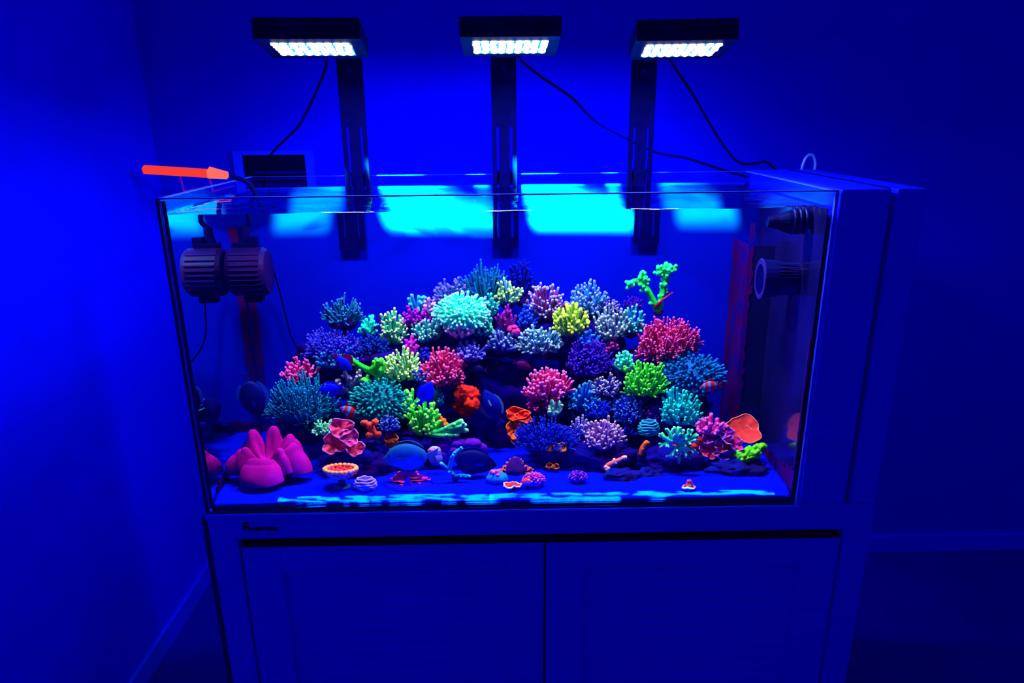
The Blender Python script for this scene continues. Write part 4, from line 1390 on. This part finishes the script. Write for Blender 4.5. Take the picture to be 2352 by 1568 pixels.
# ------------------------------------------------------------------ large magenta anemone on the sand
def anemone():
    px, py = 618, 1060
    c = WZ(618, 1104, ZS)
    s = px_size(618, 1104, c.y)
    root = empty('carpet_anemone', (c.x, c.y, c.z - 0.002), 'large magenta carpet anemone with folded lobes at front left', 'anemone')
    NT, NR = 168, 40
    m = MB()
    # lobes: centre angle, half width, crest height, crest radius, hem radius, hem height (degrees and pixels)
    LOBES = [(-96, 48, 62, 46, 92, 14), (-156, 9, 82, 44, 68, 36), (-36, 9, 82, 46, 72, 34), (-4, 25, 86, 62, 98, 26), (34, 13, 98, 64, 86, 56), (72, 20, 116, 46, 70, 64), (126, 20, 112, 52, 74, 56), (174, 22, 70, 52, 94, 28)]
    TOT = sum(2 * l[1] for l in LOBES)
    for i in range(NR + 1):
        u = i / NR
        for k in range(NT):
            a = 2 * pi * k / NT
            ad = math.degrees(a)
            best, bd = None, 9
            for l in LOBES:
                dd = abs((ad - l[0] + 180) % 360 - 180) / l[1]
                if dd < bd:
                    best, bd = l, dd
            f = max(0.0, cos(pi / 2 * min(1, bd))) ** 0.43          # 1 on a lobe, 0 in a fold
            _, _, ch, cr, hr, hz = best
            ch, cr, hr = (52 + (ch - 52) * f) * s, (24 + (cr - 24) * f) * s, (44 + (hr - 44) * f) * s
            hz = (22 + (hz - 22) * f) * s
            floor_z = 50 * s
            if u < 0.42:
                t = u / 0.42
                r = cr * 0.92 * t ** 0.8
                z = floor_z + (ch - floor_z) * t ** 2.0
            else:
                t = (u - 0.42) / 0.58
                ang = t * pi * 0.5
                bulge = sin(t * pi)
                r = cr * 0.92 + (hr - cr * 0.92) * sin(ang) ** 0.9
                z = ch + 9 * s * sin(min(1, t * 4.0) * pi) * f * 0.8 - (ch - hz) * (1 - cos(ang)) ** 0.9 - 4 * s * bulge * 0
            x, y = r * cos(a), r * sin(a) * 0.80
            n = noise.noise(Vector((x, y, z)) * 30) * 0.0025
            m.v.append((x + n, y, z + n))
    for i in range(NR):
        for k in range(NT):
            k2 = (k + 1) % NT
            m.f.append((i * NT + k, i * NT + k2, (i + 1) * NT + k2, (i + 1) * NT + k))
    AM = mat_diffuse('anemone_tissue', tuple(lin((212, 14, 178))), tuple(lin((186, 9, 160))), 30, 0.7, 900, 0.9, 0.03)
    o = m.build('oral_disc', AM, root, smooth=True)
    sol = o.modifiers.new('thickness', 'SOLIDIFY')
    sol.thickness = 0.006
    MB().lathe([(50 * s, 0), (44 * s, 12 * s), (38 * s, 30 * s), (30 * s, 44 * s)], 24).build('foot', mat_diffuse('anemone_foot', lin((40, 6, 120)), rough=0.9, spec=0.0), root, smooth=True)
    MB().lathe([(14 * s, 50 * s), (9 * s, 54.5 * s), (2 * s, 53 * s)], 18).build('mouth', mat_diffuse('anemone_mouth', lin((110, 20, 190)), rough=0.8, spec=0.0), root, smooth=True)


anemone()

# ------------------------------------------------------------------ frags on the sand
FR = 'coral frags on the sand'


def on_sand(px, py):
    c = WZ(px, py, ZS)
    c.z = sandz(c.x, c.y) - 0.001
    return c


# salmon cup on a pedestal
c = on_sand(786, 1118)
s = px_size(786, 1118, c.y)
r_ = empty('cup_coral', c, 'salmon cup coral on a teal-footed pedestal in front of the left rocks', 'coral', FR)
MB().lathe([(19 * s, 0), (20 * s, 3 * s), (14 * s, 6 * s), (4 * s, 7 * s)], 20).build('plug', coral_mat('frag_plug', (30, 120, 200)), r_, smooth=False)
MB().lathe([(10 * s, 4 * s), (7 * s, 12 * s), (9 * s, 20 * s), (16 * s, 24 * s)], 16).build('stalk', coral_mat('frag_stalk', (170, 30, 90)), r_, smooth=True)
m = MB()
random.seed(5)
for i in range(46):
    a = i * 2.4
    u = sqrt((i + .5) / 46)
    p = Vector((36 * s * u * cos(a), 28 * s * u * sin(a), 27 * s + 17 * s * u * u))
    m.blob(p, 7 * s, 7 * s, 6.5 * s, 8, 6)
m.build('cup', coral_mat('frag_cup', (240, 88, 98)), r_, smooth=True)
m = MB()
for i in range(22):
    a = 2 * pi * i / 22
    m.blob((36 * s * cos(a), 28 * s * sin(a), 48 * s), 6 * s, 6 * s, 5 * s, 8, 6)
m.build('rim', coral_mat('frag_cup_rim', (250, 175, 135)), r_, smooth=True)

brain('lavender coral frag of stacked discs beside the salmon cup', 840, 1108, 50, 36, (175, 145, 225), (90, 60, 170), name='disc_coral')
def polyp_dome(label, px, py, w, h, cols, group=FR):
    c = on_sand(px, py + h * 0.42)
    s = px_size(px, py, c.y)
    root = empty('polyp_coral', c, label, 'coral', group)
    MB().blob((0, 0, h * 0.42 * s), w * 0.44 * s, w * 0.36 * s, h * 0.46 * s, 20, 12).build('core', coral_mat('polyp_core', cols[0]), root, smooth=True)
    random.seed(px)
    ms = [MB() for _ in cols]
    n = 70
    for i in range(n):
        z = 1 - (i + .5) / n * 1.1
        rr = sqrt(max(0, 1 - z * z))
        a = i * 2.39996
        if rr * sin(a) > 0.5:
            continue
        p = Vector((rr * cos(a) * w * 0.45, rr * sin(a) * w * 0.37, h * 0.42 + z * h * 0.48)) * s
        j = random.choice((0, 0, 1, 1, 2)) % len(cols)
        r_ = random.uniform(2.6, 4.0) * s
        ms[j].blob(p, r_, r_, r_, 8, 6)
    for m_, cc in zip(ms, cols):
        m_.build('polyps', coral_mat('polyp', cc), root, smooth=True)
    return root


polyp_dome('pink-purple polyp coral dome with red bud, third frag from the right', 1226, 1101, 56, 36, [(150, 45, 170), (210, 80, 200), (235, 110, 170)])
polyp_dome('small violet-pink polyp coral right of the larger polyp dome', 1327, 1093, 44, 30, [(70, 20, 190), (150, 60, 215), (235, 90, 150)])
lumps('red bud on the side of the pink-purple polyp dome', 1209, 1106, [(0, 0, 12, 9), (6, -3, 6, 5, (250, 150, 140))], (228, 70, 100), Y=WZ(1226, 1115, ZS).y - 0.018, name='bud_coral', group=FR, amp=0.1)

# magenta ribbed shell on a dark disc
c = on_sand(938, 1108)
s = px_size(938, 1108, c.y)
r_ = empty('ribbed_coral', c, 'magenta ribbed coral draped over a dark disc below the grey-blue tang', 'coral', FR)
MB().lathe([(56 * s, 0), (58 * s, 4 * s), (54 * s, 8 * s), (10 * s, 9 * s)], 36).build('disc', mat_diffuse('frag_disc', lin((10, 8, 190)), rough=0.7, spec=0.05), r_)
for i, (rx, z, cc) in enumerate(((46, 6, (225, 28, 200)), (38, 13, (240, 34, 210)), (30, 20, (225, 26, 200)), (22, 27, (215, 24, 195)))):
    m, rm = MB(), MB()
    frill(m, rm, Vector((0, 0, (z + 8) * s)), rx * s, rx * 0.6 * s, 0, 6, 1.2 * s, -8 * s, i, 0, 1.6 * s, a0=-0.9, a1=pi * 1.32) if False else frill(m, rm, Vector((0, 0, (z + 8) * s)), rx * s, rx * 0.6 * s, 0, 6, 1.2 * s, -8 * s, i, 0, 1.6 * s)
    o = m.build('rib', coral_mat('rib', cc), r_, smooth=True)
    rm.build('rim', coral_mat('rib_rim', (240, 70, 130)), o, smooth=True)
m = MB()
m.v = [(-9 * s, -33 * s, 9.5 * s), (10 * s, -33 * s, 9.5 * s), (2 * s, -24 * s, 27 * s), (-9 * s, -25 * s, 9.5 * s), (10 * s, -25 * s, 9.5 * s), (2 * s, -16 * s, 27 * s)]
m.f = [(0, 1, 2), (3, 5, 4), (0, 2, 5, 3), (1, 4, 5, 2), (0, 3, 4, 1)]
m.build('notch', mat_diffuse('frag_notch', lin((14, 10, 215)), rough=0.7, spec=0.0), r_)

# mauve-orange ribbed cone
c = on_sand(1184, 1084)
s = px_size(1184, 1084, c.y)
r_ = empty('ribbed_coral', c, 'mauve-orange ribbed cone coral behind the pink-purple polyp dome', 'coral', FR)
for i in range(5):
    m, rm = MB(), MB()
    rx = 38 - 6.5 * i
    frill(m, rm, Vector((0, 0, (8 + 7 * i) * s)), rx * s, rx * 0.62 * s, 0, 5, 1.6 * s, -7 * s, i, 0, 1.3 * s)
    o = m.build('rib', coral_mat('cone_rib', ((190, 84, 108), (178, 76, 120))[i % 2]), r_, smooth=True)
    rm.build('rim', coral_mat('cone_rim', (215, 115, 80)), o, smooth=True)
MB().lathe([(30 * s, 0), (26 * s, 12 * s), (8 * s, 36 * s)], 18).build('core', STUB, r_, smooth=True)

# cyan dome with a pink top
c = on_sand(1142, 1106)
s = px_size(1142, 1106, c.y)
r_ = empty('dome_coral', c, 'cyan dome frag with a pink tuft on top, left of centre front', 'coral', FR)
MB().blob((0, 0, 10 * s), 25 * s, 22 * s, 17 * s, 24, 14, 0.10, 3, 2).build('dome', coral_mat('dome_skin', (24, 130, 215)), r_, smooth=True)
m = MB()
random.seed(3)
for i in range(14):
    m.blob((-5 * s + rnd(9) * s, -8 * s + rnd(7) * s, 27 * s + rnd(5) * s), 4.5 * s, 4.5 * s, 4.5 * s, 8, 6)
m.build('tuft', coral_mat('dome_tuft', (240, 120, 190)), r_, smooth=True)

# red flower with white edges
c = on_sand(1176, 1121)
s = px_size(1176, 1121, c.y)
r_ = empty('flower_coral', c, 'small red flower coral with white edge nearest the front glass', 'coral', FR)
m, rm = MB(), MB()
frill(m, rm, Vector((0, 0, 5 * s)), 20 * s, 17 * s, 0, 5, 1.5 * s, 5 * s, 1, 0, 2.0 * s)
o = m.build('disc', coral_mat('flower_disc', (245, 62, 72)), r_, smooth=True)
rm.build('rim', coral_mat('flower_rim', (255, 205, 205)), o, smooth=True)
MB().blob((1 * s, -2 * s, 7 * s), 8 * s, 7 * s, 4 * s, 14, 8).build('mouth', coral_mat('flower_mouth', (205, 22, 40)), r_, smooth=True)
MB().lathe([(12 * s, 0), (10 * s, 5 * s)], 14).build('plug', STUB, r_)

# red cone with pale foot rim
c = on_sand(1582, 1119)
s = px_size(1582, 1119, c.y)
r_ = empty('cone_coral', c, 'small red cone coral with pale foot rim, alone at front right', 'coral', FR)
m, rm = MB(), MB()
frill(m, rm, Vector((0, 0, 4 * s)), 14 * s, 12 * s, 0, 4, 1.0 * s, 3 * s, 2, 0, 2.0 * s)
o = m.build('skirt', coral_mat('cone_skirt', (242, 70, 80)), r_, smooth=True)
rm.build('rim', coral_mat('cone_skirt_rim', (252, 150, 160)), o, smooth=True)
MB().blob((1 * s, 0, 11 * s), 9 * s, 8 * s, 11 * s, 16, 10, 0.3, 4, 7).build('cone', coral_mat('cone_body', (235, 48, 66)), r_, smooth=True)
m = MB()
for k in range(5):
    m.blob((4 * s * cos(k * 1.3), 3 * s * sin(k * 1.3), 22 * s), 2.6 * s, 2.6 * s, 3 * s, 8, 6)
m.build('tuft', coral_mat('cone_tuft', (225, 95, 150)), r_, smooth=True)

# peach rod on the craggy blue rock
stag('peach rod coral lying on the small craggy blue rock', [[(1392, 1074), (1400, 1066, -.002), (1418, 1058, -.002), (1436, 1050, 0)], [(1392, 1074), (1396, 1078, -.008)]], 6.0, (248, 120, 95), (255, 205, 180), 0.105, nub=4, name='rod_coral', nublen=5, group=FR)
# teal curved staghorn on the sand
stag('thin teal staghorn frag curving up from the sand under the black tang',
     [[(1045, 1098), (1040, 1088, -.003), (1028, 1076, -.006), (1013, 1064, -.006)], [(1032, 1078, -.006), (1036, 1060, -.008), (1042, 1046, -.008)], [(1036, 1054, -.008), (1050, 1036, -.004), (1060, 1030, 0)],
      [(1045, 1096), (1058, 1092, -.004), (1078, 1094, -.004)]], 4.6, (26, 140, 188), (70, 195, 215), 0.105, nub=3, nublen=7, group=FR)
# pale blue disc coral behind the tang tail
lumps('pale blue-lilac coral with pink curls behind the grey-blue tang tail', 998, 1042, [(0, -6, 15, 13, (150, 150, 220)), (3, 12, 15, 16, (110, 105, 220)), (-6, -12, 6, 5, (235, 130, 180)), (8, -10, 7, 6, (240, 100, 120)), (2, -16, 7, 4, (205, 205, 225))],
      (140, 140, 220), Y=0.165, name='disc_coral', group=FR, amp=0.12)

# ------------------------------------------------------------------ fish
def fish(label, cx, cy, L, H, Y, body, fin, yaw=180, pitch=0, roll=0, thick=0.26, snout=0.0, mat=None, dors=0.22, anal=0.2, tail=0.8, finlen=1.0, cat='fish', name='fish', eye=(4, 4, 40), group=None, tailc=None, peduncle=0.20, edge=None):
    """body along +X (head) in local space; L and H in pixels"""
    c = W(cx, cy, Y)
    s = px_size(cx, cy, Y)
    l, h = L * s, H * s
    root = empty(name, c, label, cat, group, (radians(roll), radians(-pitch), radians(yaw)))
    bm = mat or mat_diffuse('fish_skin', lin(body), tuple(v * 0.85 for v in lin(body)), 60, 0.1, 600, 0.5, 0.15)
    fm = mat_diffuse('fish_fin', lin(fin), rough=0.6, spec=0.1)
    NS, NC = 22, 16
    m = MB()
    bl = l * 0.80

    def prof(t):       # t 0 tail .. 1 nose
        b_ = sin(pi * min(1, max(0, t)) ** 0.92) ** 0.72
        p = peduncle * (1 - t) ** 1.2 + b_ * (1 - 0.12 * (1 - t))
        if snout and t > 0.80:
            k = (t - 0.80) / 0.20
            p = p * (1 - k) + (prof(0.80) * (1 - k) ** 1.8 + 0.13) * k
        return max(0.04, p)
    zoff = lambda t: -0.10 * h * snout * max(0, (t - 0.7) / 0.3) ** 1.3
    for i in range(NS + 1):
        t = i / NS
        x = -l * 0.28 + bl * t * 0.98
        hh = prof(t) * h / 2
        if i == NS and not snout:
            hh *= 0.35
        ww = hh * thick * 1.9 if t > 0.12 else hh * 0.5
        for k in range(NC):
            a = 2 * pi * k / NC
            m.v.append((x, ww * cos(a), hh * sin(a) + zoff(t)))
    for i in range(NS):
        for k in range(NC):
            k2 = (k + 1) % NC
            m.f.append((i * NC + k, i * NC + k2, (i + 1) * NC + k2, (i + 1) * NC + k))
    m.f.append(tuple(reversed(range(NC))))
    m.f.append(tuple(NS * NC + k for k in range(NC)))
    m.build('body', bm, root, smooth=True)

    def finmesh(nm, outline, th=0.0009, mt=None):
        mm = MB()
        n = len(outline)
        for sgn in (-1, 1):
            for p in outline:
                mm.v.append((p[0], sgn * th, p[1]))
        mm.f.append(tuple(range(n)))
        mm.f.append(tuple(n + k for k in reversed(range(n))))
        for k in range(n):
            mm.f.append((k, (k + 1) % n, n + (k + 1) % n, n + k))
        return mm.build(nm, mt or fm, root)
    xt = -l * 0.28
    tm = mat_diffuse('fish_tail', lin(tailc), rough=0.6, spec=0.1) if tailc else None
    finmesh('tail_fin', [(xt + 0.02 * l, h * 0.07), (xt - l * 0.12, h * 0.26 * tail), (xt - l * 0.22, h * 0.40 * tail), (xt - l * 0.17, h * 0.12 * tail), (xt - l * 0.15, 0),
                         (xt - l * 0.17, -h * 0.12 * tail), (xt - l * 0.22, -h * 0.40 * tail), (xt - l * 0.12, -h * 0.26 * tail), (xt + 0.02 * l, -h * 0.07)], mt=tm)

    def along(t0, t1, hgt, sgn):
        lo, hi = [], []
        n = 9
        for k in range(n + 1):
            t = t0 + (t1 - t0) * k / n
            x = xt + bl * t * 0.98
            z = prof(t) * h / 2
            lo.append((x, sgn * z * 0.86))
            f = sin(pi * min(1, max(0, (k / n) * 0.92 + 0.06))) ** 0.45
            hi.append((x - l * 0.03 * (1 - k / n), sgn * (z + hgt * h * f)))
        return lo + hi[::-1]
    finmesh('dorsal_fin', along(0.10, 0.74, dors, 1))
    finmesh('anal_fin', along(0.10, 0.55, anal, -1))
    for sg in (-1, 1):
        t = 0.68
        y = prof(t) * h / 2 * thick * 1.85
        mm = MB()
        x = xt + bl * t
        mm.v = [(x, sg * y, 0.02 * h), (x - 0.15 * l * finlen, sg * (y + 0.05 * l), 0.06 * h), (x - 0.16 * l * finlen, sg * (y + 0.045 * l), -0.07 * h), (x - 0.01 * l, sg * y, -0.07 * h),
                (x, sg * (y - 0.001), 0.02 * h), (x - 0.15 * l * finlen, sg * (y + 0.049 * l), 0.06 * h), (x - 0.16 * l * finlen, sg * (y + 0.044 * l), -0.07 * h), (x - 0.01 * l, sg * (y - 0.001), -0.07 * h)]
        mm.f = [(0, 1, 2, 3), (7, 6, 5, 4), (0, 4, 5, 1), (1, 5, 6, 2), (2, 6, 7, 3), (3, 7, 4, 0)]
        mm.build('pectoral_fin', fm, root)
        t = 0.84
        x = xt + bl * t * 0.98
        y = prof(t) * h / 2 * thick * 1.55
        MB().blob((x, sg * y, prof(t) * h * 0.16 + zoff(t)), 0.026 * l, 0.012 * l, 0.026 * l, 10, 6).build('eye', mat_diffuse('fish_eye', lin(eye), rough=0.2, spec=0.5), root, smooth=True)
    return root


def clown_mat(L):
    m = bpy.data.materials.new('clownfish_skin')
    m.use_nodes = True
    nt = m.node_tree
    b = nt.nodes['Principled BSDF']
    b.inputs['Roughness'].default_value = 0.6
    b.inputs['Specular IOR Level'].default_value = 0.1
    tc = nt.nodes.new('ShaderNodeTexCoord')
    sp = nt.nodes.new('ShaderNodeSeparateXYZ')
    rp = nt.nodes.new('ShaderNodeValToRGB')
    rp.color_ramp.interpolation = 'CONSTANT'
    red, pale = (*lin((190, 30, 46)), 1), (*lin((70, 130, 255)), 1)
    els = rp.color_ramp.elements
    els[0].position = 0.0
    els[0].color = red
    els[1].position = 0.08
    els[1].color = pale
    for p, c_ in ((0.17, red), (0.42, pale), (0.58, red), (0.74, pale), (0.86, red)):
        e_ = els.new(p)
        e_.color = c_
    nt.links.new(tc.outputs['Generated'], sp.inputs[0])
    nt.links.new(sp.outputs['X'], rp.inputs['Fac'])
    nt.links.new(rp.outputs['Color'], b.inputs['Base Color'])
    return m


CM = clown_mat(1)
fish('bright blue tang swimming upright beside the mint finger coral', 976, 905, 68, 34, 0.175, (2, 6, 255), (0, 2, 235), yaw=0, pitch=62, dors=0.12, anal=0.12)
fish('large grey-blue tang facing left low at the front', 944, 1048, 130, 66, 0.10, (14, 88, 175), (60, 88, 130), yaw=180, snout=1.0, dors=0.10, anal=0.10, tailc=(120, 125, 150), thick=0.2)
fish('large black tang facing right low in front of violet lobes', 1080, 1058, 124, 58, 0.13, (3, 3, 88), (12, 10, 150), yaw=4, pitch=-14, dors=0.10, anal=0.08, thick=0.22, tailc=(10, 10, 170))
fish('red and blue banded clownfish left of the reef centre', 806, 946, 54, 26, 0.22, (190, 30, 46), (150, 20, 60), yaw=180, pitch=24, mat=CM, name='clownfish', dors=0.14, anal=0.12, tail=0.7)
fish('red and blue banded clownfish under the teal-blue dome at right', 1634, 886, 50, 25, 0.215, (190, 30, 46), (165, 24, 40), yaw=180, pitch=-6, mat=CM, name='clownfish', dors=0.14, anal=0.12, tail=0.7)
fish('dark blue tang with pale fin edges, hovering in the left end', 578, 905, 118, 56, 0.19, (2, 3, 100), (18, 60, 205), yaw=12, pitch=-80, dors=0.16, anal=0.14, thick=0.24, tailc=(6, 20, 150), tail=0.45)
fish('dark blue fish with grey-yellow fin hanging in the cave', 1133, 936, 96, 40, 0.30, (4, 8, 150), (60, 95, 170), yaw=180, pitch=66, dors=0.12, anal=0.2, thick=0.3, tailc=(20, 30, 160))
fish('small bright blue fish with maroon back at the left slope', 787, 832, 58, 26, 0.27, (2, 10, 245), (105, 4, 75), yaw=0, pitch=-48, dors=0.5, anal=0.14)
fish('vivid blue fish beside the teal spiky table coral', 760, 893, 62, 30, 0.245, (2, 4, 252), (2, 6, 225), yaw=180, pitch=-12, dors=0.14, anal=0.14)
fish('maroon fish swimming right under the cave roof', 1199, 838, 46, 20, 0.30, (72, 2, 82), (60, 2, 80), yaw=0, pitch=-22, dors=0.14, anal=0.12)
fish('dark navy fish at the left side of the cave', 1100, 850, 40, 24, 0.31, (4, 2, 70), (50, 2, 80), yaw=180, pitch=0, dors=0.14, anal=0.12)
